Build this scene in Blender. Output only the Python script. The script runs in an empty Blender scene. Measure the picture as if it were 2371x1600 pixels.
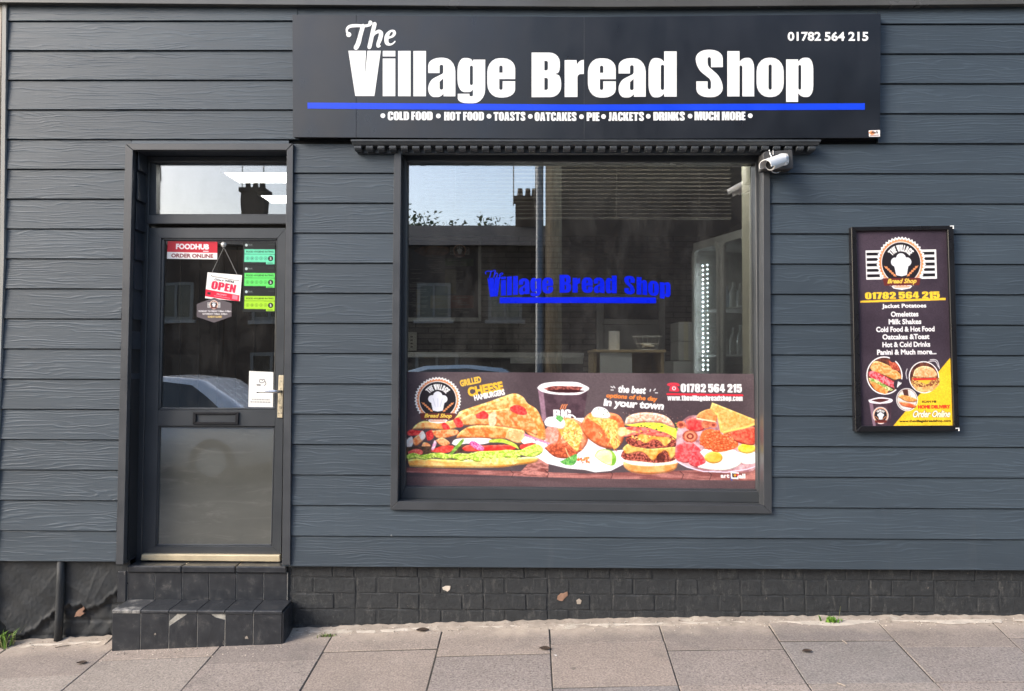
import bpy, bmesh, math, random
import numpy as np
from mathutils import Vector, Matrix
R = math.radians
random.seed(7)
C = bpy.context.scene.collection
scene = bpy.context.scene

# ------------------------------------------------------------------ camera, sky, sun, exposure
FPX, CX, CY, W0, H0 = 1712.0, 1185.5, 800.0, 2371.0, 1600.0
DIST, EYE = 4.1555, 1.45
YAW, PITCH, ROLL = -0.0087992, 0.0253630, 0.0031829
fwd = Vector((math.sin(YAW)*math.cos(PITCH), math.cos(YAW)*math.cos(PITCH), math.sin(PITCH)))
_r = Vector((math.cos(YAW), -math.sin(YAW), 0)); _u = _r.cross(fwd)
rgt = _r*math.cos(ROLL) + _u*math.sin(ROLL)
upv = -_r*math.sin(ROLL) + _u*math.cos(ROLL)
cam_d = bpy.data.cameras.new('camera'); cam = bpy.data.objects.new('camera', cam_d); C.objects.link(cam)
m3 = Matrix((rgt, upv, -fwd)).transposed()
cam.matrix_world = Matrix.Translation((0, -DIST, EYE)) @ m3.to_4x4()
cam_d.sensor_width = 36; cam_d.lens = 36*FPX/W0; cam_d.clip_start = 0.05; cam_d.clip_end = 3000
scene.camera = cam

SUN_EL, SUN_AZ = R(31), R(-58)          # azimuth measured from the street side of the facade towards its left end
sun_dir = Vector((math.sin(SUN_AZ)*math.cos(SUN_EL), -math.cos(SUN_AZ)*math.cos(SUN_EL), math.sin(SUN_EL)))
wd = bpy.data.worlds.new('World'); scene.world = wd; wd.use_nodes = True
nt = wd.node_tree; bg = nt.nodes['Background']
sk = nt.nodes.new('ShaderNodeTexSky'); sk.sky_type = 'NISHITA'; sk.sun_disc = False
sk.sun_elevation = SUN_EL
sk.sun_rotation = math.atan2(sun_dir.x, sun_dir.y)
sk.air_density = 1.0; sk.dust_density = 2.8; sk.ozone_density = 1.0
nt.links.new(sk.outputs[0], bg.inputs[0]); bg.inputs[1].default_value = 0.15
sl = bpy.data.lights.new('sun', 'SUN'); sl.energy = 1.0; sl.angle = R(22); sl.color = (1, .97, .93)
so = bpy.data.objects.new('sun', sl); C.objects.link(so); so.rotation_euler = sun_dir.to_track_quat('Z', 'Y').to_euler()
scene.view_settings.view_transform = 'Standard'; scene.view_settings.look = 'None'
scene.view_settings.gamma = 1; scene.view_settings.use_curve_mapping = False
scene.view_settings.exposure = 1.38
scene.cycles.max_bounces = 8; scene.cycles.transparent_max_bounces = 12
scene.cycles.use_denoising = True

# ------------------------------------------------------------------ measuring: photo pixel -> point on the plane Y
def U(x, y, Y=0.0):
    d = rgt*((x-CX)/FPX) + upv*((CY-y)/FPX) + fwd
    t = (Y+DIST)/d.y
    return Vector((t*d.x, Y, EYE + t*d.z))
GL = 0.10                                 # plane of the window glass
def MIR(x, y, Yv):                        # a thing seen mirrored in the glass: its real place across the street
    p = U(x, y, Yv); return Vector((p.x, 2*GL - Yv, p.z))
BX = np.array([-2.919, -2.601, -2.17, -1.27, -1.211, .245, 1.452, 2.824]); BZ = np.array([-1.593, -1.572, -1.525, -1.488, -1.491, -1.448, -1.428, -1.394]) + EYE
PF = np.polyfit(BX, BZ, 2)
def base_z(X):
    if X < -3.2: return float(np.polyval(PF, -3.2)) + .045*(X+3.2)
    if X > 3.0: return float(np.polyval(PF, 3.0)) + .022*(X-3.0)
    return float(np.polyval(PF, X))
SL = 0.06
def pave_z(X, Y):
    d = .03 - Y
    return base_z(X) - SL*min(d, 1.1) - .025*max(d-1.1, 0)
def G(x, y):                              # pixel -> point on the pavement
    d = rgt*((x-CX)/FPX) + upv*((CY-y)/FPX) + fwd
    t = 3.0
    for _ in range(40):
        p = Vector((0, -DIST, EYE)) + d*t
        t += (p.z - pave_z(p.x, p.y))/(-d.z + SL*d.y)*.8
    return Vector((0, -DIST, EYE)) + d*t

# ------------------------------------------------------------------ objects
WL = {}
def empty(name, loc, label=None, cat=None, group=None, parent=None, rotz=0):
    o = bpy.data.objects.new(name, None); C.objects.link(o)
    o.empty_display_size = .1
    loc = Vector(loc); WL[o.name] = loc
    if parent: o.parent = parent; o.location = loc - WL[parent.name]
    else: o.location = loc
    o.rotation_euler.z = rotz
    tag(o, label, cat, group); return o
def tag(o, label=None, cat=None, group=None, kind=None):
    if label: o['label'] = label
    if cat: o['category'] = cat
    if group: o['group'] = group
    if kind: o['kind'] = kind
    return o
def obj(name, bm, mat, parent=None, smooth=False, recentre=True, label=None):
    if isinstance(bm, bmesh.types.BMesh):
        me = bpy.data.meshes.new(name); bm.normal_update(); bm.to_mesh(me); bm.free()
    else: me = bm
    n = len(me.vertices); co = np.empty(n*3, np.float32); me.vertices.foreach_get('co', co); co = co.reshape(-1, 3)
    c = np.array([0, 0, 0.])
    if recentre and n:
        lo, hi = co.min(0), co.max(0); c = np.array([(lo[0]+hi[0])/2, (lo[1]+hi[1])/2, lo[2]])
        me.vertices.foreach_set('co', (co - c).astype(np.float32).ravel())
    if smooth: me.polygons.foreach_set('use_smooth', [True]*len(me.polygons))
    me.update()
    if mat is not None and not me.materials: me.materials.append(mat)
    o = bpy.data.objects.new(name, me); C.objects.link(o)
    c = Vector(c); WL[o.name] = c
    if parent: o.parent = parent; o.location = c - WL[parent.name]
    else: o.location = c
    if label: o['label'] = label
    return o
def dup(o, world, parent, rot=None, scale=None):
    c = o.copy(); C.objects.link(c); c.parent = parent
    WL[c.name] = Vector(world); c.location = Vector(world) - (WL[parent.name] if parent else Vector())
    if rot: c.rotation_euler = rot
    if scale: c.scale = scale
    return c
def bevel(bm, w, seg=1):
    bmesh.ops.bevel(bm, geom=bm.edges[:], offset=w, segments=seg, affect='EDGES', clamp_overlap=True)
def add_box(bm, x0, x1, y0, y1, z0, z1):
    vs = [bm.verts.new((x, y, z)) for z in (z0, z1) for y in (y0, y1) for x in (x0, x1)]
    for f in ((0, 2, 3, 1), (4, 5, 7, 6), (0, 1, 5, 4), (1, 3, 7, 5), (3, 2, 6, 7), (2, 0, 4, 6)):
        bm.faces.new([vs[i] for i in f])
def box(x0, x1, y0, y1, z0, z1, bev=0):
    bm = bmesh.new(); add_box(bm, min(x0, x1), max(x0, x1), min(y0, y1), max(y0, y1), min(z0, z1), max(z0, z1))
    if bev: bevel(bm, bev)
    return bm
def add_prism(bm, pts, yb):
    """front polygon pts (world points), pushed straight back to the plane yb"""
    f = [bm.verts.new(p) for p in pts]; b = [bm.verts.new((p[0], yb, p[2])) for p in pts]
    n = len(pts)
    bm.faces.new(f); bm.faces.new(b[::-1])
    for i in range(n): bm.faces.new((f[i], b[i], b[(i+1) % n], f[(i+1) % n]))
def prism(px, yf, yb, bev=0):
    bm = bmesh.new(); add_prism(bm, [U(x, y, yf) for x, y in px], yb)
    bmesh.ops.recalc_face_normals(bm, faces=bm.faces[:])
    if bev: bevel(bm, bev)
    return bm
def ring(outer, inner, yf, yb, bev=.002, back=None):
    """four mitred bars between two four-cornered outlines (clockwise from top left, photo pixels)"""
    bm = bmesh.new()
    o = [U(x, y, yf) for x, y in outer]; i = [U(x, y, yf) for x, y in inner]
    for k in range(4):
        j = (k+1) % 4
        add_prism(bm, [o[k], o[j], i[j], i[k]], yb)
    bmesh.ops.recalc_face_normals(bm, faces=bm.faces[:])
    if bev: bevel(bm, bev)
    return bm
def tube(pts, rad, seg=8, closed=False):
    bm = bmesh.new(); add_tube(bm, pts, rad, seg); return bm
def add_tube(bm, pts, rad, seg=8):
    pts = [Vector(p) for p in pts]; rings = []
    for k, p in enumerate(pts):
        t = (pts[min(k+1, len(pts)-1)] - pts[max(k-1, 0)]).normalized()
        a = t.cross(Vector((0, 0, 1)));
        if a.length < .05: a = t.cross(Vector((1, 0, 0)))
        a.normalize(); b = t.cross(a)
        r = rad[k] if isinstance(rad, (list, tuple)) else rad
        rings.append([bm.verts.new(p + (a*math.cos(2*math.pi*i/seg) + b*math.sin(2*math.pi*i/seg))*r) for i in range(seg)])
    for k in range(len(rings)-1):
        for i in range(seg):
            bm.faces.new((rings[k][i], rings[k][(i+1) % seg], rings[k+1][(i+1) % seg], rings[k+1][i]))
    bm.faces.new(rings[0][::-1]); bm.faces.new(rings[-1])
    bmesh.ops.recalc_face_normals(bm, faces=bm.faces[:])

# ------------------------------------------------------------------ materials
def new_mat(name):
    m = bpy.data.materials.new(name); m.use_nodes = True
    return m, m.node_tree, m.node_tree.nodes['Principled BSDF']
def N(t, kind, **kw):
    n = t.nodes.new('ShaderNode'+kind)
    for k, v in kw.items():
        if k.startswith('i_'):
            key = k[2:].replace('_', ' ')
            n.inputs[int(key) if key.isdigit() else key].default_value = v
        else: setattr(n, k, v)
    return n
def lk(t, a, b): t.links.new(a, b)
def coords(t, scale=(1, 1, 1), rnd=True, world=False):
    tc = N(t, 'TexCoord')
    src = tc.outputs['Object']
    if world: src = N(t, 'NewGeometry').outputs['Position']
    elif rnd:
        oi = N(t, 'ObjectInfo'); mu = N(t, 'VectorMath', operation='SCALE'); mu.inputs[0].default_value = (37, 19, 53)
        lk(t, oi.outputs['Random'], mu.inputs['Scale'])
        ad = N(t, 'VectorMath', operation='ADD'); lk(t, src, ad.inputs[0]); lk(t, mu.outputs[0], ad.inputs[1]); src = ad.outputs[0]
    mp = N(t, 'Mapping'); mp.inputs['Scale'].default_value = scale; lk(t, src, mp.inputs[0])
    return mp.outputs[0]
def noise(t, vec, scale, detail=4, rough=.6, dist=0):
    n = N(t, 'TexNoise'); n.inputs['Scale'].default_value = scale; n.inputs['Detail'].default_value = detail
    n.inputs['Roughness'].default_value = rough; n.inputs['Distortion'].default_value = dist
    lk(t, vec, n.inputs['Vector']); return n.outputs[0]
def ramp(t, fac, stops):
    r = N(t, 'ValToRGB'); e = r.color_ramp.elements
    while len(e) < len(stops): e.new(.5)
    for k, (p, c) in enumerate(stops):
        e[k].position = p; e[k].color = (*c, 1) if isinstance(c, (tuple, list)) else (c, c, c, 1)
    lk(t, fac, r.inputs[0]); return r.outputs[0]
def mix(t, fac, a, b, mode='MIX'):
    m = N(t, 'Mix', data_type='RGBA', blend_type=mode)
    if isinstance(fac, (int, float)): m.inputs[0].default_value = fac
    else: lk(t, fac, m.inputs[0])
    for s, v in ((m.inputs[6], a), (m.inputs[7], b)):
        if isinstance(v, (tuple, list)): s.default_value = (*v[:3], 1)
        else: lk(t, v, s)
    return m.outputs[2]
def bumpn(t, b, h, strength, dist):
    bp = N(t, 'Bump'); bp.inputs['Strength'].default_value = strength; bp.inputs['Distance'].default_value = dist
    lk(t, h, bp.inputs['Height']); lk(t, bp.outputs[0], b.inputs['Normal']); return bp
def math_(t, op, a, b=None, c=None):
    n = N(t, 'Math', operation=op)
    for k, v in enumerate((a, b, c)):
        if v is None: continue
        if isinstance(v, (int, float)): n.inputs[k].default_value = v
        else: lk(t, v, n.inputs[k])
    return n.outputs[0]
def simple(name, col, rough=.5, spec=.5, var=.12, vscale=9, bump=0, bscale=120, metal=0, coat=0, stretch=(1, 1, 1), dirt=None):
    m, t, b = new_mat(name)
    v = coords(t, stretch)
    n = noise(t, v, vscale, 5, .65)
    lo = tuple(c*(1-var) for c in col); hi = tuple(min(1, c*(1+var)) for c in col)
    c = ramp(t, n, [(.3, lo), (.7, hi)])
    if dirt:
        dn = noise(t, v, dirt[1], 6, .7); dm = ramp(t, dn, [(dirt[2], 0.), (dirt[2]+.12, 1.)])
        c = mix(t, dm, c, dirt[0])
    lk(t, c, b.inputs['Base Color'])
    rr = ramp(t, n, [(.3, max(0, rough-.08)), (.7, min(1, rough+.08))]); lk(t, rr, b.inputs['Roughness'])
    b.inputs['Specular IOR Level'].default_value = spec; b.inputs['Metallic'].default_value = metal
    b.inputs['Coat Weight'].default_value = coat; b.inputs['Coat Roughness'].default_value = .08
    if bump: bumpn(t, b, noise(t, v, bscale, 4, .6), bump, .002)
    return m
MT = {}
def mat_plank():
    m, t, b = new_mat('embossed_board_paint')
    v = coords(t, (1, 1, 1))
    sx = N(t, 'SeparateXYZ'); lk(t, v, sx.inputs[0])
    wv = coords(t, (1.6, 1, 9)); warp = noise(t, wv, 1.0, 3, .55, .4)
    ph = math_(t, 'MULTIPLY_ADD', warp, 44.0, math_(t, 'MULTIPLY', sx.outputs[2], 330.0))
    s = math_(t, 'SINE', ph)
    s2 = math_(t, 'POWER', math_(t, 'MULTIPLY_ADD', s, .5, .5), 3.0)
    fn = noise(t, coords(t, (4, 1, 190)), 1.0, 4, .7)
    br = noise(t, coords(t, (2.4, 1, 40)), 1.0, 4, .65)
    am = ramp(t, br, [(.42, 0.), (.66, 1.)])
    h = math_(t, 'ADD', math_(t, 'MULTIPLY', s2, am), math_(t, 'MULTIPLY', fn, .6))
    bumpn(t, b, h, .62, .0024)
    dirt = noise(t, coords(t, (.8, 1, 3)), 2.0, 5, .6)
    base = ramp(t, dirt, [(.3, (.044, .060, .077)), (.7, (.055, .074, .093))])
    oi = N(t, 'ObjectInfo'); base = mix(t, 1.0, base, ramp(t, oi.outputs['Random'], [(0., .91), (1., 1.08)]), 'MULTIPLY')
    line = ramp(t, h, [(.1, .84), (.8, 1.10)])  # grain grooves darkened: relief shading put into the colour
    c = mix(t, 1.0, base, line, 'MULTIPLY')
    wc = coords(t, (1, 1, 1), world=True)
    st = noise(t, coords(t, (9, 1, .8), world=True), 1.0, 5, .7); c = mix(t, ramp(t, st, [(.58, 0.), (.80, .07)]), c, (.17, .17, .16))
    sp = noise(t, wc, 15, 2, .5); spm = ramp(t, sp, [(.805, 0.), (.83, .5)])
    c = mix(t, spm, c, (.34, .35, .35))
    lk(t, c, b.inputs['Base Color'])
    lk(t, ramp(t, fn, [(.3, .44), (.7, .58)]), b.inputs['Roughness']); b.inputs['Specular IOR Level'].default_value = .38
    return m
MT['plank'] = mat_plank()
MT['trim'] = simple('grey_coated_trim', (.046, .050, .056), .42, .55, .10, 6, .12, 260, dirt=((.16, .155, .15), 20, .74))
MT['frame'] = simple('anthracite_frame', (.042, .047, .053), .38, .5, .08, 5, .05, 300, dirt=((.15, .145, .135), 16, .72))
MT['dark'] = simple('black_void', (.003, .003, .0035), .8, .1)
MT['core'] = simple('dark_backing', (.02, .022, .025), .8, .2)
MT['reveal'] = simple('shaded_reveal_paint', (.026, .032, .042), .5, .4, .15, 8)  # recess shade put into the colour of the linings
MT['cornice'] = simple('cornice_paint', (.050, .057, .064), .45, .5, .18, 14, .25, 90)
MT['white_vinyl'] = simple('white_vinyl', (.86, .87, .86), .35, .4, .02, 5)
MT['blue_vinyl'] = simple('blue_vinyl', (.008, .055, .72), .35, .4, .08, 4)
MT['window_blue'] = simple('deep_blue_vinyl', (.0, .010, .62), .3, .4, .04, 4)
MT['fascia'] = simple('fascia_board_paint', (.075, .074, .07), .22, .6, .12, 2.0)
def mat_sign():
    m, t, b = new_mat('sign_panel_gloss')
    v = coords(t, (1, 1, 1), rnd=False, world=True)
    n = noise(t, v, 2.2, 5, .6)
    lk(t, ramp(t, n, [(.35, (.008, .010, .014)), (.65, (.014, .016, .021))]), b.inputs['Base Color'])
    n2 = noise(t, coords(t, (2.5, 1, 1.2), rnd=False, world=True), 2.5, 3, .6)
    lk(t, ramp(t, n2, [(.3, .26), (.7, .42)]), b.inputs['Roughness'])
    b.inputs['Specular IOR Level'].default_value = .6
    return m
MT['sign'] = mat_sign()
def mat_glass(name, refl=3.6, tint=(.80, .84, .82), wave=.0):
    m, t, b = new_mat(name); t.nodes.remove(b)
    out = t.nodes['Material Output']
    fr = N(t, 'Fresnel'); fr.inputs['IOR'].default_value = 1.5
    f = math_(t, 'MINIMUM', math_(t, 'MULTIPLY', fr.outputs[0], refl), 1.0)
    tr = N(t, 'BsdfTransparent'); tr.inputs[0].default_value = (*tint, 1)
    gl = N(t, 'BsdfGlossy'); gl.inputs['Roughness'].default_value = .0
    if wave:
        n = noise(t, coords(t, (1, 1, 1.6)), 3.0, 1, .4)
        bp = N(t, 'Bump'); bp.inputs['Strength'].default_value = wave; bp.inputs['Distance'].default_value = .01
        lk(t, n, bp.inputs['Height']); lk(t, bp.outputs[0], gl.inputs['Normal'])
    sm = N(t, 'MixShader'); lk(t, f, sm.inputs[0]); lk(t, tr.outputs[0], sm.inputs[1]); lk(t, gl.outputs[0], sm.inputs[2])
    # thin film of street dust
    df = N(t, 'BsdfDiffuse'); df.inputs[0].default_value = (.5, .49, .46, 1)
    dn = noise(t, coords(t, (1.5, 1, .6)), 6.0, 6, .7); dm = ramp(t, dn, [(.45, .004), (.8, .05)])
    s3 = N(t, 'MixShader'); lk(t, dm, s3.inputs[0]); lk(t, sm.outputs[0], s3.inputs[1]); lk(t, df.outputs[0], s3.inputs[2])
    lk(t, s3.outputs[0], out.inputs[0]); return m
MT['glass'] = mat_glass('window_glass', 8.4, (.95, .97, .96), wave=.006)
MT['door_glass'] = mat_glass('door_glass', 7.0, (.95, .96, .95), wave=.03)
MT['transom_glass'] = mat_glass('transom_glass', 4.6, (.95, .96, .95), wave=.03)
MT['house_glass'] = simple('far_window_glass', (.02, .022, .025), .05, .6)
def mat_brickpaint():
    m, t, b = new_mat('painted_brick')
    v = coords(t)
    n = noise(t, v, 26, 6, .7); n2 = noise(t, v, 5, 4, .6)
    base = ramp(t, n, [(.3, (.019, .021, .023)), (.7, (.034, .037, .040))])
    g = N(t, 'NewGeometry'); px = N(t, 'SeparateXYZ'); lk(t, g.outputs['Position'], px.inputs[0])
    wv = coords(t, (1, 1, 1), world=True)
    ch = noise(t, wv, 13, 5, .75); chm = ramp(t, ch, [(.70, 0.), (.74, .8)])
    c = mix(t, chm, base, (.30, .26, .22))
    sc = noise(t, coords(t, (3, 1, 1.5), world=True), 9, 7, .8); scm = ramp(t, sc, [(.54, 0.), (.75, .30)])
    c = mix(t, scm, c, (.25, .24, .22))
    lk(t, c, b.inputs['Base Color']); b.inputs['Roughness'].default_value = .62; b.inputs['Specular IOR Level'].default_value = .35
    h = math_(t, 'ADD', noise(t, v, 55, 6, .75), math_(t, 'MULTIPLY', n2, .8)); bumpn(t, b, h, .8, .006)
    return m
MT['brick'] = mat_brickpaint()
MT['plaster'] = simple('painted_render', (.024, .027, .030), .62, .35, .25, 12, 1.0, 30, dirt=((.16, .15, .14), 24, .74))
MT['bare_brick'] = simple('bare_brick_patch', (.25, .15, .105), .85, .2, .2, 30, .4, 80)
MT['pipe'] = simple('painted_pipe', (.028, .031, .034), .45, .45, .15, 12, .2, 60)
def mat_slab(name, a, bcol, speck, fine):
    m, t, b = new_mat(name)
    v = coords(t, (1, 1, 1), world=True)
    vr = coords(t)
    big = noise(t, vr, 2.2, 5, .6)
    c = ramp(t, big, [(.3, a), (.7, bcol)])
    oi = N(t, 'ObjectInfo'); c = mix(t, 1.0, c, ramp(t, oi.outputs['Random'], [(0., (.83, .82, .83)), (.5, (1.06, 1.0, .95)), (1., (1.2, 1.14, 1.08))]), 'MULTIPLY')
    f1 = noise(t, v, fine, 3, .7)
    c = mix(t, 1.0, c, ramp(t, f1, [(.30, .60), (.70, 1.36)]), 'MULTIPLY')
    s = noise(t, v, 85, 4, .75); sm = ramp(t, s, [(.57, 0.), (.64, speck)])
    c = mix(t, sm, c, (.07, .065, .062))
    # cement wash and dust along the foot of the wall
    g = N(t, 'NewGeometry'); sx = N(t, 'SeparateXYZ'); lk(t, g.outputs['Position'], sx.inputs[0])
    wob = noise(t, v, 4.5, 5, .65)
    edge = math_(t, 'ADD', sx.outputs[1], math_(t, 'MULTIPLY', wob, .22))
    mr = N(t, 'MapRange'); mr.inputs[1].default_value = -.08; mr.inputs[2].default_value = .05; lk(t, edge, mr.inputs[0])
    patch = ramp(t, noise(t, v, 3.2, 6, .7), [(.35, .25), (.6, .85)])
    cm = mix(t, math_(t, 'MULTIPLY', mr.outputs[0], patch), c, (.50, .42, .34))
    stn = noise(t, v, 3.1, 6, .72, .6); cm = mix(t, ramp(t, stn, [(.50, 0.), (.72, .42)]), cm, (.13, .12, .11))
    gs = noise(t, v, 16, 2, .5, .3); cm = mix(t, ramp(t, gs, [(.77, 0.), (.79, .6)]), cm, (.09, .085, .08))
    sp = noise(t, v, 22, 2, .5); spm = ramp(t, sp, [(.80, 0.), (.815, 1.)])
    cm = mix(t, spm, cm, (.62, .60, .57))
    lk(t, cm, b.inputs['Base Color']); b.inputs['Roughness'].default_value = .85; b.inputs['Specular IOR Level'].default_value = .25
    h = math_(t, 'ADD', f1, math_(t, 'MULTIPLY', s, .8 if speck > .4 else .25)); bumpn(t, b, h, .5, .003)
    return m
MT['slab_a'] = mat_slab('smooth_paving_concrete', (.245, .216, .195), (.292, .258, .234), .14, 115)
MT['slab_b'] = mat_slab('coarse_paving_concrete', (.262, .234, .214), (.31, .278, .256), .85, 100)
MT['slab_c'] = mat_slab('grey_paving_concrete', (.248, .228, .21), (.295, .272, .252), .5, 105)
MT['bed'] = simple('pavement_bedding', (.06, .056, .05), .95, .1, .4, 40)
MT['mortar'] = simple('pale_mortar', (.34, .29, .24), .9, .2, .25, 14, .7, 90, dirt=((.47, .42, .35), 9, .55))
def mat_tile():
    m, t, b = new_mat('black_glazed_tile')
    v = coords(t)
    n = noise(t, v, 9, 6, .7); c = ramp(t, n, [(.3, (.015, .017, .021)), (.7, (.030, .033, .038))])
    sc = noise(t, v, 18, 7, .8); c = mix(t, ramp(t, sc, [(.56, 0.), (.72, .4)]), c, (.17, .155, .14))
    ch = noise(t, coords(t, world=True), 11, 4, .7); c = mix(t, ramp(t, ch, [(.70, 0.), (.73, .8)]), c, (.34, .30, .25))
    lk(t, c, b.inputs['Base Color']); lk(t, ramp(t, sc, [(.4, .28), (.7, .6)]), b.inputs['Roughness'])
    bumpn(t, b, n, .15, .003); return m
MT['tile'] = mat_tile()
MT['worn_tile'] = simple('worn_whitened_tile', (.05, .052, .056), .5, .4, .2, 9, .3, 60, dirt=((.30, .29, .27), 9, .50))
MT['smear'] = simple('white_cement_smear', (.52, .46, .39), .9, .2, .18, 20, .5, 90)
MT['grout'] = simple('pale_grout', (.30, .29, .26), .9, .2, .35, 30)
MT['gold'] = simple('worn_gold_anodised', (.78, .66, .44), .35, .6, .08, 12, metal=.55, stretch=(1, 1, 1), dirt=((.35, .3, .2), 9, .68))
MT['brass'] = simple('tarnished_brass_plate', (.66, .57, .40), .35, .6, .25, 40, metal=.25, dirt=((.13, .11, .08), 60, .56))
MT['chrome'] = simple('chrome', (.75, .75, .74), .18, .5, .05, metal=1)
MT['white_plastic'] = simple('white_plastic', (.80, .80, .78), .35, .5, .03)
MT['cable'] = simple('grey_cable', (.55, .54, .52), .5, .4)
MT['black_plastic'] = simple('black_plastic', (.012, .012, .014), .35, .5, .1)
MT['black_frame'] = simple('black_frame_paint', (.010, .010, .012), .3, .5, .1, 8, dirt=((.2, .2, .19), 30, .78))
MT['box_grey'] = simple('grey_back_box_paint', (.055, .055, .056), .5, .4, .2, 20)
MT['kick'] = simple('door_panel_gloss', (.125, .122, .115), .07, .9, .10, 3.0, stretch=(1, 1, 2.5), dirt=((.23, .225, .21), 3.5, .60))  # the dirt layer here imitates streaky reflections
def mat_backed(name, col, refl):
    m, t, b = new_mat(name); out = t.nodes['Material Output']
    n = noise(t, coords(t, (1, 1, 2.5)), 3.0, 5, .6)
    c = ramp(t, n, [(.3, tuple(v*.88 for v in col)), (.7, tuple(v*1.12 for v in col))])
    w = noise(t, coords(t, (1.2, 1, 7)), 2.2, 6, .7, 1.0); c = mix(t, ramp(t, w, [(.55, 0.), (.75, .35)]), c, (.24, .235, .22))  # pale streaks painted in to imitate reflections on the panel
    lk(t, c, b.inputs['Base Color']); b.inputs['Roughness'].default_value = .6; b.inputs['Specular IOR Level'].default_value = .1
    fr = N(t, 'Fresnel'); fr.inputs['IOR'].default_value = 1.5
    f = math_(t, 'MINIMUM', math_(t, 'MULTIPLY', fr.outputs[0], refl), 1.0)
    gl = N(t, 'BsdfGlossy'); gl.inputs['Roughness'].default_value = .03
    bp = N(t, 'Bump'); bp.inputs['Strength'].default_value = .05; bp.inputs['Distance'].default_value = .01; lk(t, noise(t, coords(t, (1, 1, 1.6)), 3.5, 1, .4), bp.inputs['Height']); lk(t, bp.outputs[0], gl.inputs['Normal'])
    sm = N(t, 'MixShader'); lk(t, f, sm.inputs[0]); lk(t, b.outputs[0], sm.inputs[1]); lk(t, gl.outputs[0], sm.inputs[2]); lk(t, sm.outputs[0], out.inputs[0]); return m
MT['kick'] = mat_backed('glossy_lower_door_panel', (.098, .100, .090), 4.5)
MT['stone'] = None
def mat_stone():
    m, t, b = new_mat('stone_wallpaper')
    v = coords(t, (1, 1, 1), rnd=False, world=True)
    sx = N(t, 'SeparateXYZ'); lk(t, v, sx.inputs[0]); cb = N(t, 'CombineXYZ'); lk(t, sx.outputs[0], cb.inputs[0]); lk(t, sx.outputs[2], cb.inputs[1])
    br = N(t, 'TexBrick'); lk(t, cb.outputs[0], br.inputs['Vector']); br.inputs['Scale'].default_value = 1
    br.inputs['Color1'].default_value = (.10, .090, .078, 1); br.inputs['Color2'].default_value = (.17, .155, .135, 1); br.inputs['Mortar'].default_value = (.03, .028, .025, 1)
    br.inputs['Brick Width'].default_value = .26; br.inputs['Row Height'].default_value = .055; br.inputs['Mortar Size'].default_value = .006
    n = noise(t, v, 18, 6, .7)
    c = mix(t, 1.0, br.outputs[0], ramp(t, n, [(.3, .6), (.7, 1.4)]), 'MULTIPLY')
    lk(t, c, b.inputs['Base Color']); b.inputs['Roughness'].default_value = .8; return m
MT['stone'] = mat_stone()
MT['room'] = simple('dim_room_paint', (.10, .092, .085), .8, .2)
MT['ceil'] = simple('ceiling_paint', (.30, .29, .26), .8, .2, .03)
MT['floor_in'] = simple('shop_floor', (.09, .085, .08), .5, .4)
MT['cream'] = simple('cream_paint', (.52, .49, .38), .5, .4, .08)
MT['steel'] = simple('brushed_steel', (.46, .46, .43), .35, .5, .08, 30, metal=.2)
MT['silver'] = simple('silver_frame', (.5, .5, .47), .35, .5, .05, metal=.5)
MT['wood_pale'] = simple('pale_plywood', (.55, .42, .25), .55, .3, .15, 10, stretch=(1, 1, 8))
MT['wood_dark'] = simple('dark_brown_board', (.055, .038, .028), .5, .4, .25, 8, stretch=(8, 8, 1))
MT['paper'] = simple('white_paper', (.78, .78, .75), .7, .2, .03)
MT['card'] = simple('white_carton', (.45, .45, .43), .7, .2, .08)
MT['slat'] = simple('blind_slat', (.62, .58, .50), .45, .4, .05)
MT['green'] = simple('weed_leaf', (.12, .24, .03), .5, .4, .3, 30)
MT['dry'] = simple('dry_grass_blade', (.16, .17, .07), .7, .2, .4, 30)
MT['cord'] = simple('thin_cord', (.45, .43, .40), .6, .3)
MT['wire'] = simple('white_wire', (.7, .7, .68), .35, .5)
MT['egg'] = simple('white_sachet', (.72, .68, .58), .6, .3, .1)
MT['asphalt'] = simple('asphalt', (.055, .055, .056), .85, .3, .3, 30, .5, 200)
MT['kerbstone'] = simple('kerb_concrete', (.26, .25, .235), .85, .2, .2, 12, .4, 150)
MT['earth'] = simple('verge_ground', (.07, .085, .045), .95, .1, .4, 3)
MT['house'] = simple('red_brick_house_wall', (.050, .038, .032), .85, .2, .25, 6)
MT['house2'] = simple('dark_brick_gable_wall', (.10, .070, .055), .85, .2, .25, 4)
MT['slate'] = simple('slate_roof', (.028, .027, .028), .8, .2, .25, 8)
MT['upvc'] = simple('white_window_frame', (.15, .145, .135), .4, .4, .03)
MT['car_white'] = simple('white_car_paint', (.70, .72, .74), .25, .5, .02, coat=.8)
MT['car_blue'] = simple('pale_blue_car_paint', (.36, .44, .50), .25, .5, .02, coat=.8)
MT['tyre'] = simple('tyre_rubber', (.02, .02, .021), .8, .3)
MT['lamp_post'] = simple('grey_lamp_post_paint', (.10, .12, .14), .5, .4)
MT['pole_wood'] = simple('weathered_pole_wood', (.34, .25, .16), .85, .2, .45, 6, .5, 40, stretch=(8, 8, .6))
MT['leaf'] = simple('tree_leaf', (.05, .085, .025), .6, .3, .4, 2)
MT['bark'] = simple('bark', (.09, .07, .05), .9, .1, .3, 10)
MT['pale_strip'] = simple('lit_strip_paint', (.24, .24, .225), .5, .4, .1, 8)  # paler than the trim: light on its left-turned face put into the colour
MT['neighbour'] = simple('cream_render', (.50, .45, .38), .85, .2, .06)
def emis(name, col, s):
    m, t, b = new_mat(name); b.inputs['Base Color'].default_value = (*col, 1); b.inputs['Emission Color'].default_value = (*col, 1); b.inputs['Emission Strength'].default_value = s
    return m
MT['led'] = emis('led_white', (.9, .95, 1), 20)
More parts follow.
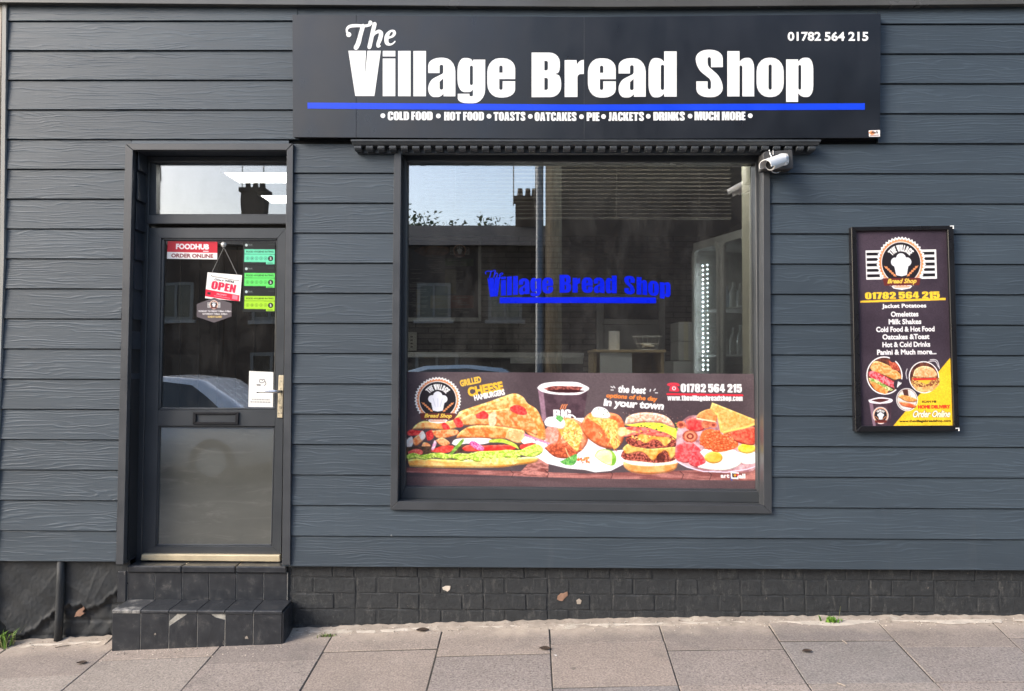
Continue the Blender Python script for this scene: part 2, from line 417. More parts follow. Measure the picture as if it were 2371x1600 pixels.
MT['panel_light'] = emis('ceiling_panel_light', (1, .98, .93), 4.5)
def mat_print(name, rough=.4, spec=.35):
    m, t, b = new_mat(name); a = N(t, 'VertexColor'); a.layer_name = 'Col'
    lk(t, a.outputs[0], b.inputs['Base Color']); b.inputs['Roughness'].default_value = rough; b.inputs['Specular IOR Level'].default_value = spec
    return m
MT['print'] = mat_print('printed_sheet', .42, .35)
MT['print_matt'] = mat_print('printed_sheet_matt', .7, .2)

# ------------------------------------------------------------------ lettering: heavy condensed alphabet, cap height 325
GLY = {
'o': [[(0,-5,85),(195,-5,85),(195,277,85),(0,277,85)], [(86,48,11),(109,48,11),(109,228,11),(86,228,11)]],
'e': [[(200,127),(200,277,85),(0,277,85),(0,-5,85),(200,-5,85),(200,112),(110,112),(110,50,11),(86,50,11),(86,127)], [(86,173),(110,173),(110,224,11),(86,224,11)]],
'a': [[(0,167),(0,277,85),(195,277,85),(195,0),(110,0),(110,18),(85,-5,15),(0,-5,70),(0,110,45),(108,165,10),(108,226,11),(82,226,11),(82,167)], [(82,48,11),(108,48,11),(108,128),(82,105)]],
'g': [[(199,265),(199,-48,85),(2,-48,70),(2,20),(86,20),(86,2,8),(111,2,8),(111,50),(95,32,12),(0,32,80),(0,277,80),(95,277,30),(113,248),(113,265)], [(89,82,11),(111,82,11),(111,222,11),(89,222,11)]],
'B': [[(0,0),(0,320),(203,320,75),(203,178,40),(170,167,3),(212,152,45),(212,0,75)], [(92,192),(117,192,12),(117,260,12),(92,260)], [(92,52),(117,52,12),(117,138,12),(92,138)]],
'r': [[(0,0),(0,265),(86,265),(88,235),(110,262,20),(138,267),(138,165),(105,165,12),(92,150,10),(92,0)]],
'd': [[(112,325),(202,325),(202,0),(112,0),(112,22),(85,-5,20),(0,-5,75),(0,277,75),(85,277,25),(112,250)], [(88,48,11),(112,48,11),(112,228,11),(88,228,11)]],
'b': [[(90,325),(0,325),(0,0),(90,0),(90,22),(117,-5,20),(202,-5,75),(202,277,75),(117,277,25),(90,250)], [(90,48,11),(114,48,11),(114,228,11),(90,228,11)]],
'S': [[(110,210),(195,210),(195,335,85),(0,335,85),(0,205,60),(110,120,20),(110,52,12),(86,52,12),(86,108),(5,108),(5,-5,80),(195,-5,80),(195,125,60),(86,220,20),(86,282,12),(110,282,12)]],
's': [[(106,180),(188,180),(188,277,75),(0,277,75),(0,170,45),(104,100,18),(104,48,10),(84,48,10),(84,92),(3,92),(3,-5,75),(188,-5,75),(188,110,45),(84,180,18),(84,228,10),(106,228,10)]],
'h': [[(0,0),(0,325),(88,325),(88,250),(115,277,25),(193,277,65),(193,0),(108,0),(108,222,11),(88,222,8),(88,0)]],
'n': [[(0,0),(0,265),(86,265),(88,250),(115,277,25),(193,277,65),(193,0),(108,0),(108,222,11),(88,222,8),(88,0)]],
'p': [[(0,-40),(0,265),(86,265),(86,248),(112,277,22),(195,277,70),(195,-5,70),(112,-5,22),(86,22),(86,-40)], [(88,48,10),(108,48,10),(108,225,10),(88,225,10)]],
'i': [[(0,285),(0,325),(90,325),(90,285)], [(0,0),(0,270),(90,270),(90,0)]],
'l': [[(0,0),(0,325),(90,325),(90,0)]],
'V': [[(0,325),(127,325),(117,122),(137,325),(233,325),(187,0),(50,0)]],
'v': [[(0,265),(84,265),(97,100),(112,265),(190,265),(152,0),(40,0)]],
'w': [[(0,265),(80,265),(92,110),(106,265),(186,265),(200,110),(212,265),(290,265),(255,0),(168,0),(146,150),(122,0),(35,0)]],
't': [[(25,310),(110,310),(110,265),(138,265),(138,212),(110,212),(110,62,8),(140,58),(140,0),(25,0,45),(25,212),(0,212),(0,265),(25,265)]],
'c': [[(108,165),(190,165),(190,277,80),(0,277,80),(0,-5,80),(190,-5,80),(190,110),(108,110),(108,48,11),(86,48,11),(86,225,11),(108,225,11)]],
'm': [[(0,0),(0,265),(84,265),(84,250),(110,277,20),(165,277,25),(180,250),(205,277,20),(285,277,60),(285,0),(200,0),(200,222,10),(184,222,8),(184,0),(102,0),(102,222,10),(86,222,8),(86,0)]],
'.': [[(0,0),(0,70),(75,70),(75,0)]],
'C': [[(110,205),(195,205),(195,330,85),(0,330,85),(0,-5,85),(195,-5,85),(195,125),(110,125),(110,52,11),(86,52,11),(86,273,11),(110,273,11)]],
'D': [[(0,0),(0,325),(195,325,80),(195,0,80)], [(86,50),(86,275),(109,275,11),(109,50,11)]],
'E': [[(0,0),(0,325),(140,325),(140,260),(86,260),(86,200),(135,200),(135,138),(86,138),(86,65),(143,65),(143,0)]],
'F': [[(0,0),(0,325),(140,325),(140,260),(86,260),(86,195),(132,195),(132,132),(86,132),(86,0)]],
'G': [[(110,205),(195,205),(195,330,85),(0,330,85),(0,-5,85),(120,-5,30),(135,20),(140,0),(195,0),(195,170),(103,170),(103,118),(112,118),(112,52,11),(86,52,11),(86,273,11),(110,273,11)]],
'H': [[(0,0),(0,325),(86,325),(86,205),(112,205),(112,325),(198,325),(198,0),(112,0),(112,135),(86,135),(86,0)]],
'I': [[(0,0),(0,325),(86,325),(86,0)]],
'J': [[(30,325),(116,325),(116,-5,70),(-5,-5,10),(-5,60),(30,55,8)]],
'K': [[(0,0),(0,325),(86,325),(86,190),(120,325),(205,325),(160,175),(212,0),(122,0),(86,140),(86,0)]],
'L': [[(0,0),(0,325),(86,325),(86,65),(140,65),(140,0)]],
'M': [[(0,0),(0,325),(116,325),(136,165),(156,325),(272,325),(272,0),(195,0),(195,215),(165,0),(107,0),(77,215),(77,0)]],
'N': [[(0,0),(0,325),(72,325),(115,165),(115,325),(190,325),(190,0),(118,0),(75,150),(75,0)]],
'O': [[(0,-5,85),(197,-5,85),(197,330,85),(0,330,85)], [(86,50,11),(111,50,11),(111,275,11),(86,275,11)]],
'P': [[(0,0),(0,325),(190,325,75),(190,125,75),(86,125),(86,0)], [(86,190),(108,190,11),(108,268,11),(86,268)]],
'R': [[(0,0),(0,325),(195,325,75),(195,170,35),(160,158,5),(195,140,30),(195,0),(112,0),(112,130,12),(86,130),(86,0)], [(86,180),(112,180,11),(112,268,11),(86,268)]],
'T': [[(55,0),(55,255),(0,255),(0,325),(196,325),(196,255),(141,255),(141,0)]],
'U': [[(0,325),(86,325),(86,52,11),(111,52,11),(111,325),(197,325),(197,-5,85),(0,-5,85)]],
'A': [[(0,0),(42,325),(166,325),(212,0),(125,0),(121,60),(88,60),(86,0)], [(91,118),(117,118),(105,255)]],
'Y': [[(0,325),(90,325),(103,220),(118,325),(205,325),(147,130),(147,0),(60,0),(60,130)]],
'0': [[(0,-5,85),(190,-5,85),(190,330,85),(0,330,85)], [(84,50,11),(106,50,11),(106,275,11),(84,275,11)]],
'1': [[(30,0),(30,230),(0,230),(0,265),(55,325),(115,325),(115,0)]],
'7': [[(0,325),(160,325),(160,265),(108,0),(22,0),(78,255),(0,255)]],
'8': [[(0,-5,80),(192,-5,80),(192,150,40),(165,165,3),(188,182,40),(188,330,80),(4,330,80),(4,182,40),(27,165,3),(0,150,40)], [(86,48,10),(107,48,10),(107,138,10),(86,138,10)], [(86,192,10),(107,192,10),(107,280,10),(86,280,10)]],
'2': [[(0,205),(86,205),(86,275,10),(108,275,10),(108,205,20),(0,45,10),(0,0),(188,0),(188,65),(98,65),(188,170,30),(188,330,85),(0,330,85)]],
'5': [[(0,325),(175,325),(175,260),(84,260),(84,225),(105,238,10),(188,238,60),(188,-5,80),(0,-5,80),(0,115),(86,115),(86,50,10),(106,50,10),(106,180,10),(86,180,10),(86,158),(0,158)]],
'6': [[(0,-5,80),(190,-5,80),(190,205,60),(105,205,10),(86,185),(86,278,10),(108,278,10),(108,235),(190,235),(190,330,85),(0,330,85)], [(86,48,10),(108,48,10),(108,148,10),(86,148,10)]],
'4': [[(85,0),(85,65),(0,65),(0,130),(70,325),(165,325),(165,130),(190,130),(190,65),(165,65),(165,0)], [(60,130),(85,130),(85,240)]],
}
def rounded(poly, n=5):
    out = []; L = len(poly)
    for i, p in enumerate(poly):
        r = p[2] if len(p) > 2 else 0
        P = np.array(p[:2], float)
        if r <= 0: out.append(tuple(P)); continue
        A = np.array(poly[i-1][:2], float); B = np.array(poly[(i+1) % L][:2], float)
        la, lb = np.linalg.norm(A-P), np.linalg.norm(B-P)
        # an axis may carry two round corners: each takes at most half of it; the tall direction may be stretched
        ra, rb = min(r*(1.15 if abs(A[1]-P[1]) > abs(A[0]-P[0]) else 1), la*.5), min(r*(1.15 if abs(B[1]-P[1]) > abs(B[0]-P[0]) else 1), lb*.5)
        a = P + (A-P)/max(la, 1e-6)*ra; b = P + (B-P)/max(lb, 1e-6)*rb
        k = .55
        for j in range(n+1):
            t = j/n; c1 = a + (P-a)*k; c2 = b + (P-b)*k
            q = (1-t)**3*a + 3*(1-t)**2*t*c1 + 3*(1-t)*t*t*c2 + t**3*b
            out.append(tuple(q))
    return out
GR = {k: [rounded(c) for c in v] for k, v in GLY.items()}
def heavy(text, gap=14, space=70):
    x, out = 0, []
    for ch in text:
        if ch == ' ': x += space; continue
        g = GR.get(ch) or GR.get(ch.upper())
        if g is None: x += space; continue
        w = max(p[0] for c in g for p in c)
        out += [[(px+x, py) for px, py in c] for c in g]; x += w+gap
    return out, x-gap
def heavy_fit(text, x0, x1, yb, cap):
    cs, w = heavy(text); s = (x1-x0)/w
    return [[(x0+px*s, yb - py*cap/325) for px, py in c] for c in cs]
def ribbon(pts, wid):
    """one brush stroke as a closed outline with round ends"""
    P = [np.array(p, float) for p in pts]; n = len(P); L, Rr = [], []
    if isinstance(wid, (list, tuple)): wid = list(np.interp(np.linspace(0, 1, n), np.linspace(0, 1, len(wid)), wid))
    for i in range(n):
        d = P[min(i+1, n-1)] - P[max(i-1, 0)]; d = d/max(np.linalg.norm(d), 1e-6); q = np.array([-d[1], d[0]])
        w = (wid[i] if isinstance(wid, (list, tuple)) else wid)/2
        L.append(P[i]+q*w); Rr.append(P[i]-q*w)
        if i == n-1:
            cap = [P[i] + w*(q*math.cos(a) + d*math.sin(a)) for a in (math.pi*.25, math.pi*.5, math.pi*.75)]
        if i == 0:
            cap0 = [P[i] + w*(-q*math.cos(a) - d*math.sin(a)) for a in (math.pi*.25, math.pi*.5, math.pi*.75)]
    return [tuple(p) for p in L + cap + Rr[::-1] + cap0]
def smooth_pts(pts, n=5):
    P = [np.array(p, float) for p in pts]; out = []
    for i in range(len(P)-1):
        p0, p1, p2, p3 = P[max(i-1, 0)], P[i], P[i+1], P[min(i+2, len(P)-1)]
        for j in range(n):
            t = j/n
            out.append(.5*((2*p1) + (-p0+p2)*t + (2*p0-5*p1+4*p2-p3)*t*t + (-p0+3*p1-3*p2+p3)*t**3))
    out.append(P[-1]); return [tuple(p) for p in out]
def circle_pts(x, y, r, n=24, ry=None):
    ry = ry or r
    return [(x+r*math.cos(2*math.pi*i/n), y+ry*math.sin(2*math.pi*i/n)) for i in range(n)]
_fc = {}
def plain_tris(text, bold=0.0, shear=0.0):
    """the default face: triangles of the filled text and its extents"""
    key = (text, bold, shear)
    if key in _fc: return _fc[key]
    cu = bpy.data.curves.new('text_outline', 'FONT'); cu.body = text; cu.size = 1; cu.offset = bold; cu.shear = shear; cu.resolution_u = 3
    o = bpy.data.objects.new('text_outline', cu); C.objects.link(o)
    dg = bpy.context.evaluated_depsgraph_get(); me = o.evaluated_get(dg).to_mesh(); me.calc_loop_triangles()
    v = [(p.co.x, p.co.y) for p in me.vertices]; tr = [[v[i] for i in t.vertices] for t in me.loop_triangles]
    o.evaluated_get(dg).to_mesh_clear(); bpy.data.objects.remove(o); bpy.data.curves.remove(cu)
    xs = [p[0] for t in tr for p in t]; ys = [p[1] for t in tr for p in t]
    _fc[key] = (tr, min(xs), max(xs), min(ys), max(ys)); return _fc[key]
def plain_fit(text, x0, x1, ytop, ybot, bold=0.0, shear=0.0):
    tr, a, b, c, d = plain_tris(text, bold, shear)
    return [[(x0+(px-a)/(b-a)*(x1-x0), ybot+(py-c)/(d-c)*(ytop-ybot)) for px, py in t] for t in tr]
def flat_contours(contours, Y, place=None):
    """filled outlines in photo pixels -> bmesh on the plane Y"""
    cu = bpy.data.curves.new('outline', 'CURVE'); cu.dimensions = '2D'; cu.fill_mode = 'BOTH'
    for c in contours:
        s = cu.splines.new('POLY'); s.points.add(len(c)-1); s.use_cyclic_u = True
        for k, (x, y) in enumerate(c): s.points[k].co = (x*.01, -y*.01, 0, 1)
    o = bpy.data.objects.new('outline', cu); C.objects.link(o)
    dg = bpy.context.evaluated_depsgraph_get(); me = o.evaluated_get(dg).to_mesh()
    bm = bmesh.new(); vs = [bm.verts.new((place or U)(p.co.x*100, -p.co.y*100, Y)) for p in me.vertices]
    for f in me.polygons:
        try: bm.faces.new([vs[i] for i in f.vertices])
        except ValueError: pass
    o.evaluated_get(dg).to_mesh_clear(); bpy.data.objects.remove(o); bpy.data.curves.remove(cu)
    bmesh.ops.recalc_face_normals(bm, faces=bm.faces[:])
    for f in bm.faces:
        if f.normal.y > 0: f.normal_flip()
    return bm
def flat_tris(tris, Y):
    bm = bmesh.new()
    for t in tris:
        vs = [bm.verts.new(U(x, y, Y)) for x, y in t]
        f = bm.faces.new(vs); f.normal_update()
        if f.normal.y > 0: f.normal_flip()
    return bm

# ------------------------------------------------------------------ flat print, painted in numbers and carried by a fine grid
class Print:
    def __init__(s, x0, y0, x1, y1, col, ss=2):
        s.x0, s.y0, s.ss = x0, y0, ss
        s.w, s.h = int(round((x1-x0)*ss)), int(round((y1-y0)*ss))
        s.a = np.empty((s.h, s.w, 3), np.float32); s.a[:] = np.array(col)/255.; s.rng = np.random.RandomState(3)
    def noise(s, scale, seed=0, oct=3, stretch=1.0):
        out = np.zeros((s.h, s.w), np.float32); amp = 1; tot = 0
        rng = np.random.RandomState(seed)
        for o in range(oct):
            sc = max(scale*s.ss/2**o, 1.5); gh, gw = int(s.h/sc)+3, int(s.w/(sc*stretch))+3
            g = rng.rand(gh, gw).astype(np.float32)
            yy = np.arange(s.h)/sc; xx = np.arange(s.w)/(sc*stretch)
            yi, xi = yy.astype(int), xx.astype(int); fy, fx = (yy-yi)[:, None], (xx-xi)[None]
            fy, fx = fy*fy*(3-2*fy), fx*fx*(3-2*fx)
            v = (g[yi][:, xi]*(1-fx)+g[yi][:, xi+1]*fx)*(1-fy) + (g[yi+1][:, xi]*(1-fx)+g[yi+1][:, xi+1]*fx)*fy
            out += v*amp; tot += amp; amp *= .6
        return out/tot
    def mask(s, contours):
        acc = np.zeros((s.h, s.w+1), np.int32)
        for c in contours:
            P = [((x-s.x0)*s.ss, (y-s.y0)*s.ss) for x, y in c]
            for (xa, ya), (xb, yb) in zip(P, P[1:]+P[:1]):
                if ya == yb: continue
                if ya > yb: xa, ya, xb, yb = xb, yb, xa, ya
                r0, r1 = max(0, math.ceil(ya-.5)), min(s.h-1, math.ceil(yb-.5)-1)
                if r1 < r0: continue
                rows = np.arange(r0, r1+1); xc = xa + (rows+.5-ya)*(xb-xa)/(yb-ya)
                cols = np.clip(np.ceil(xc-.5), 0, s.w).astype(int)
                np.add.at(acc, (rows, cols), 1)
        return (np.cumsum(acc, 1)[:, :s.w] % 2).astype(bool)
    def paint(s, m, c1, c2=None, scale=5, seed=0, hard=1.6, stretch=1.0, alpha=1.0, rim=None):
        if not m.any(): return
        c1 = np.array(c1, np.float32)/255
        if c2 is None: col = np.broadcast_to(c1, s.a.shape)[m]
        else:
            c2 = np.array(c2, np.float32)/255
            n = np.clip((s.noise(scale, seed, 4, stretch)[m]-.5)*hard*2+.5, 0, 1)[:, None]
            col = c1*(1-n) + c2*n
            col = col*(.86 + .28*s.noise(1.6, seed+77, 2)[m])[:, None]
        if rim:                      # darker printed rim inside the outline, as on a cut-out picture
            k = max(1, int(rim[0]*s.ss)); b = m.astype(np.float32)
            for ax in (0, 1):
                cs = np.cumsum(np.pad(b, [(k+1, k) if ax == 0 else (0, 0), (k+1, k) if ax == 1 else (0, 0)]), ax)
                b = (cs[2*k+1:] - cs[:-2*k-1])/(2*k+1) if ax == 0 else (cs[:, 2*k+1:] - cs[:, :-2*k-1])/(2*k+1)
            e = np.clip((b[m]-.45)/.5, 0, 1)[:, None]; col = col*(e + (1-e)*rim[1])
            g = np.gradient(b, axis=0)*(2*k) + .35*np.gradient(b, axis=1)*(2*k); col = np.clip(col*(1+.30*np.clip(g[m], -1, 1))[:, None] + .10*np.clip(g[m], 0, 1)[:, None], 0, 1)
        s.a[m] = s.a[m]*(1-alpha) + col*alpha
    def fill(s, contours, c1, c2=None, **k):
        if contours and isinstance(contours[0][0], (int, float)): contours = [contours]
        s.paint(s.mask(contours), c1, c2, **k)
    def blob(s, pts, c1, c2=None, **k): s.fill([smooth_pts(list(pts)+[pts[0]], 5)[:-1]], c1, c2, **k)
    def heavy(s, text, x0, x1, yb, cap, col, rot=0): s.fill(turn(heavy_fit(text, x0, x1, yb, cap), rot, (x0, yb)), col)
    def plain(s, text, x0, x1, yt, yb, col, bold=.02, shear=0, rot=0):
        s.fill(turn(plain_fit(text, x0, x1, yt, yb, bold, shear), rot, (x0, yb)), col)
    def soft(s, k):
        for ax in (0, 1):
            pad = [(0, 0)]*3; pad[ax] = (k, k); q = np.pad(s.a, pad, mode='edge')
            s.a = sum(np.take(q, range(i, i+s.a.shape[ax]), axis=ax) for i in range(2*k+1))/(2*k+1)
        s.a = np.clip(s.a*(.95 + .10*s.noise(1.4, 91, 2))[..., None], 0, 1).astype(np.float32)
    def mesh(s, name, corner, Yoff=0):
        """corner(u, v) -> world point; one vertex per printed dot"""
        f = s.ss; h, w = s.h//f, s.w//f
        a = s.a[:h*f, :w*f].reshape(h, f, w, f, 3).mean((1, 3))
        a = np.where(a <= .04045, a/12.92, ((a+.055)/1.055)**2.4)
        uu, vv = np.meshgrid((np.arange(w))/(w-1), (np.arange(h))/(h-1))
        P00, P10, P01, P11 = [np.array(corner(u, v)) for u, v in ((0, 0), (1, 0), (0, 1), (1, 1))]
        uu, vv = uu[..., None], vv[..., None]
        co = (P00*(1-uu)+P10*uu)*(1-vv) + (P01*(1-uu)+P11*uu)*vv
        idx = np.arange(h*w).reshape(h, w)
        q = np.stack([idx[:-1, :-1], idx[1:, :-1], idx[1:, 1:], idx[:-1, 1:]], -1).reshape(-1, 4)
        me = bpy.data.meshes.new(name); me.vertices.add(h*w); me.vertices.foreach_set('co', co.astype(np.float32).ravel())
        me.loops.add(q.size); me.loops.foreach_set('vertex_index', q.ravel().astype(np.int32))
        me.polygons.add(len(q)); me.polygons.foreach_set('loop_start', (np.arange(len(q))*4).astype(np.int32))
        me.update(calc_edges=True)
        ca = me.color_attributes.new('Col', 'FLOAT_COLOR', 'POINT')
        ca.data.foreach_set('color', np.concatenate([a.reshape(-1, 3), np.ones((h*w, 1))], 1).astype(np.float32).ravel())
        return me
def turn(contours, deg, piv):
    if not deg: return contours
    c, s_ = math.cos(R(deg)), math.sin(R(deg))
    return [[(piv[0]+(x-piv[0])*c + (y-piv[1])*s_, piv[1]-(x-piv[0])*s_ + (y-piv[1])*c) for x, y in k] for k in contours]
def quad_corner(tl, tr, br, bl, Y):
    P = [np.array(U(*p, Y)) for p in (tl, tr, bl, br)]
    return lambda u, v: (P[0]*(1-u)+P[1]*u)*(1-v) + (P[2]*(1-u)+P[3]*u)*v

# ================================================================== THE SHOP BUILDING
shop = empty('shop_building', (0, .2, 0), 'shop front clad in dark grey weatherboards with a door and a display window', 'shop building')
ZA, ZB, PITCHB = 1.94898+EYE, 1.92804+EYE, .17
def plank(x0, x1, zbot, parent=shop, h=.1672):
    bm = bmesh.new(); j = random.uniform(-.0008, .0008)
    prof = [(-.0125+j, zbot+.001), (-.003+j*.5, zbot+h), (.012, zbot+h), (.012, zbot+.001)]
    L = [bm.verts.new((x0, y, z)) for y, z in prof]; Rr = [bm.verts.new((x1, y, z)) for y, z in prof]
    bm.faces.new(L[::-1]); bm.faces.new(Rr)
    for i in range(4): bm.faces.new((L[i], L[(i+1) % 4], Rr[(i+1) % 4], Rr[i]))
    bmesh.ops.recalc_face_normals(bm, faces=bm.faces[:]); bevel(bm, .0014)
    return obj('plank', bm, MT['plank'], parent)
def X(px, py=700, Y=0): return U(px, py, Y).x
XL, XR = X(7, 600), X(2420, 700)
for r in range(19):
    zb = ZA - PITCHB*r; zc = ZB - PITCHB*r
    if r == 0:
        plank(XL, X(683), zb); plank(X(683)+.002, X(2034), zc); plank(X(2034)+.002, XR, zc)
    elif r <= 4:
        plank(XL, X(690), zb); plank(X(2034), XR, zc)
    elif r <= 16:
        plank(XL, X(299 if r < 10 else 284), zb); plank(X(668), X(919 if r < 12 else 912), zc); plank(X(1772), XR, zc)
    else:
        plank(XL, X(281), zb); plank(X(662), XR, zc)
plank(X(299)+.002, X(666), U(480, 337, 0).z, h=ZA-PITCHB*4-.002-U(480, 337, 0).z)
# walls behind the boards, with the two openings left open
core = bmesh.new()
dx0, dx1, dz1 = X(312, 700), X(668, 700), U(480, 344, 0).z
wx0, wx1, wz0, wz1 = X(922, 800), X(1772, 800), U(1300, 1166, 0).z, U(1300, 350, 0).z
zg, zt = U(1400, 1303, .0).z, 3.62
add_box(core, XL-.02, dx0-.02, .014, .22, zg, zt); add_box(core, dx1+.01, wx0-.012, .014, .22, zg, zt); add_box(core, wx1+.012, XR, .014, .22, zg, zt)
add_box(core, dx0-.02, dx1+.01, .014, .22, dz1+.01, zt); add_box(core, wx0-.012, wx1+.012, .014, .22, wz1+.01, zt); add_box(core, wx0-.012, wx1+.012, .014, .22, zg, wz0-.01)
add_box(core, XL-.02, XR, .13, .22, -.6, zg-.001)
obj('wall_core', core, MT['core'], shop)
# board under the eaves, corner strips at the party wall
obj('fascia_board', prism([(-60, -75), (1215, -70), (2440, -72), (2440, 8.5), (2046, 12), (1400, 16), (670, 11), (-60, 5)], -.045, .013, .002), MT['fascia'], shop)
obj('corner_strip', prism([(5.5, -60), (15.5, -60), (9, 600), (2, 820), (-12, 1301), (-22, 1301), (-8, 820), (-1, 600)], -.022, .012, .001), MT['pale_strip'], shop)

# ---- door surround
def strip(pts, yf=-.024, yb=.013, parent=shop, m='trim', bev=.0015): return obj('trim_strip', prism(pts, yf, yb, bev), MT[m], parent)
strip([(291, 332), (677.5, 332), (663.5, 347), (308, 347)])
strip([(290, 333), (307.5, 347.5), (285.5, 1307), (268, 1307)])
strip([(678.5, 333), (671.5, 1308), (652.5, 1308), (663.8, 347.5)])
rv = bmesh.new()
add_prism(rv, [U(308, 347, -.02), U(285.5, 1306, -.02), U(284.5, 1306, -.02), U(307, 347, -.02)], .13)
add_prism(rv, [U(664, 347, -.02), U(665, 347, -.02), U(654, 1306, -.02), U(653, 1306, -.02)], .13)
add_prism(rv, [U(308, 346, -.02), U(664, 346, -.02), U(664, 347, -.02), U(308, 347, -.02)], .13)
bmesh.ops.recalc_face_normals(rv, faces=rv.faces[:])
obj('reveal_lining', rv, MT['reveal'], shop)
for k in range(13):                                   # ends of the boards turning into the recess
    z = ZA - PITCHB*(5+k) ; a = U(308 - 22.5*(k+.6)/14, 700, -.02).x
    bm = bmesh.new(); prof = [(.000, z+.004), (.011, z), (.002, z+.16), (.0, z+.16)]
    v0 = [bm.verts.new((a+px_, .012, pz)) for px_, pz in prof]; v1 = [bm.verts.new((a+px_, .108, pz)) for px_, pz in prof]
    bm.faces.new(v0); bm.faces.new(v1[::-1])
    for i in range(4): bm.faces.new((v0[i], v1[i], v1[(i+1) % 4], v0[(i+1) % 4]))
    bmesh.ops.recalc_face_normals(bm, faces=bm.faces[:])
    obj('reveal_board', bm, MT['reveal'], shop)

# ---- the door
DP = U(480, 1300, .13)
door = empty('door', DP, parent=shop); door['label'] = 'grey glazed door with a transom light above it'
F0 = [(333, 366), (690, 366), (690, 1300), (312, 1300)]
obj('door_frame', ring([(333, 362), (672, 362), (664, 1303), (313, 1303)], [(346, 376), (666, 376), (656, 1300), (327, 1300)], .105, .19), MT['frame'], door)
obj('transom_bar', prism([(340, 497.5), (665, 498), (664, 518), (340, 518)], .100, .185, .002), MT['frame'], door)
obj('transom_frame', ring([(346, 374), (668, 374), (668, 499), (345, 499)], [(361.5, 378.5), (664.5, 379), (664, 495.5), (361, 495.5)], .118, .17), MT['frame'], door)
def sheet(px, Y):
    bm = bmesh.new(); bm.faces.new([bm.verts.new(U(x, y, Y)) for x, y in px][::-1])
    bmesh.ops.recalc_face_normals(bm, faces=bm.faces[:])
    for f in bm.faces:
        if f.normal.y > 0: f.normal_flip()
    return bm
obj('transom_pane', prism([(358, 376), (668, 376), (668, 498), (358, 498)], .140, .146), MT['transom_glass'], door)
leaf_o = [(342, 527), (662, 527.5), (651, 1283), (326.5, 1282)]
gl_o = [(373, 551), (642, 552), (637.5, 949), (366, 950)]; gl_i = [(380.5, 556), (639, 556.5), (634, 944.5), (371, 944.5)]
kp_o = [(366, 986), (637, 987), (630, 1265), (359.5, 1265)]; kp_i = [(369.5, 990), (632.5, 991), (626, 1261), (363.5, 1261)]
lf = bmesh.new()
def lp(pts): add_prism(lf, [U(x, y, .118) for x, y in pts], .168)
lp([leaf_o[0], leaf_o[1], gl_o[1], gl_o[0]])
lp([leaf_o[0], gl_o[0], gl_o[3], kp_o[0], kp_o[3], leaf_o[3]])
lp([leaf_o[1], leaf_o[2], kp_o[2], kp_o[1], gl_o[2], gl_o[1]])
lp([gl_o[3], gl_o[2], kp_o[1], kp_o[0]])
lp([kp_o[3], kp_o[2], leaf_o[2], leaf_o[3]])
bmesh.ops.recalc_face_normals(lf, faces=lf.faces[:]); bevel(lf, .0012)
obj('door_leaf', lf, MT['frame'], door)
obj('glazing_bead', ring(gl_o, gl_i, .126, .15, .003), MT['frame'], door)
obj('glazing_bead', ring(kp_o, kp_i, .126, .15, .003), MT['frame'], door)
obj('pane', prism([(374, 552), (642, 552), (638, 948), (367, 949)], .139, .145), MT['door_glass'], door)
obj('kick_panel', prism([(366, 987), (637, 988), (630, 1265), (359, 1265)], .1385, .150), MT['kick'], door)
obj('drip_bar', prism([(327, 1283.5), (648, 1286), (649, 1301.5), (325, 1298)], .088, .12, .004), MT['gold'], door)
th = prism([(322, 1304), (660, 1307.5), (660, 1312.5), (318, 1309)], .07, .16, .002); obj('threshold', th, MT['gold'], door)
lb = obj('letterbox', ring([(446, 954), (552.5, 954.5), (551, 983), (445.5, 982.5)], [(453.5, 959.5), (545, 959.5), (544, 977), (453, 977)], .108, .125, .002), MT['black_plastic'], door)
obj('slot_shade_sheet', prism([(455, 961), (543.5, 961), (542.5, 975.5), (454.5, 975.5)], .1235, .130, .001), MT['dark'], door)  # near-black sheet paints the shade inside the letter slot
hb = prism([(645, 868.5), (657.5, 869), (654, 968), (641.5, 967.5)], .108, .119, .003)
obj('handle_plate', hb, MT['brass'], door)
hv = bmesh.new(); p0 = U(650, 906, .112)
add_tube(hv, [p0, p0+Vector((0, -.035, 0)), p0+Vector((-.006, -.043, 0)), p0+Vector((-.02, -.046, .0)), p0+Vector((-.07, -.047, .001)), p0+Vector((-.122, -.047, -.002))], [.010, .010, .0095, .009, .008, .0065], 10)
obj('lever', hv, MT['chrome'], door, smooth=True)
kc = tube([U(648.5, 943, .104), U(648.5, 943, .112)], .008, 12); obj('key_cylinder', kc, MT['brass'], door)

# ---- the window
WP = U(1345, 1180, .03)
win = empty('window', WP, parent=shop); win['label'] = 'large shop window with a grey frame'
strip([(912.5, 346), (929, 346), (920.5, 1161), (903.5, 1180)], parent=win)
strip([(904, 1180.3), (921, 1161.3), (1768, 1171), (1788, 1189.5)], parent=win)
strip([(1767, 374), (1783, 374), (1787.5, 1188.8), (1768.5, 1170.5)], parent=win)
wl = bmesh.new()
add_prism(wl, [U(927.5, 346, -.02), U(929, 346, -.02), U(920.5, 1161, -.02), U(919, 1161, -.02)], .09)
obj('reveal_lining', wl, MT['reveal'], win)
wl = bmesh.new()
add_prism(wl, [U(1766.5, 350, -.02), U(1768, 350, -.02), U(1770, 1171, -.02), U(1768, 1171, -.02)], .09)
obj('reveal_lining', wl, MT['trim'], win)  # lit side, so painted lighter than the left lining
wl = bmesh.new()
add_prism(wl, [U(920, 1160.5, -.021), U(1768, 1170, -.021), U(1768, 1171.5, -.021), U(920, 1162, -.021)], .09)
bmesh.ops.recalc_face_normals(wl, faces=wl.faces[:]); obj('sill_board', wl, MT['frame'], win)
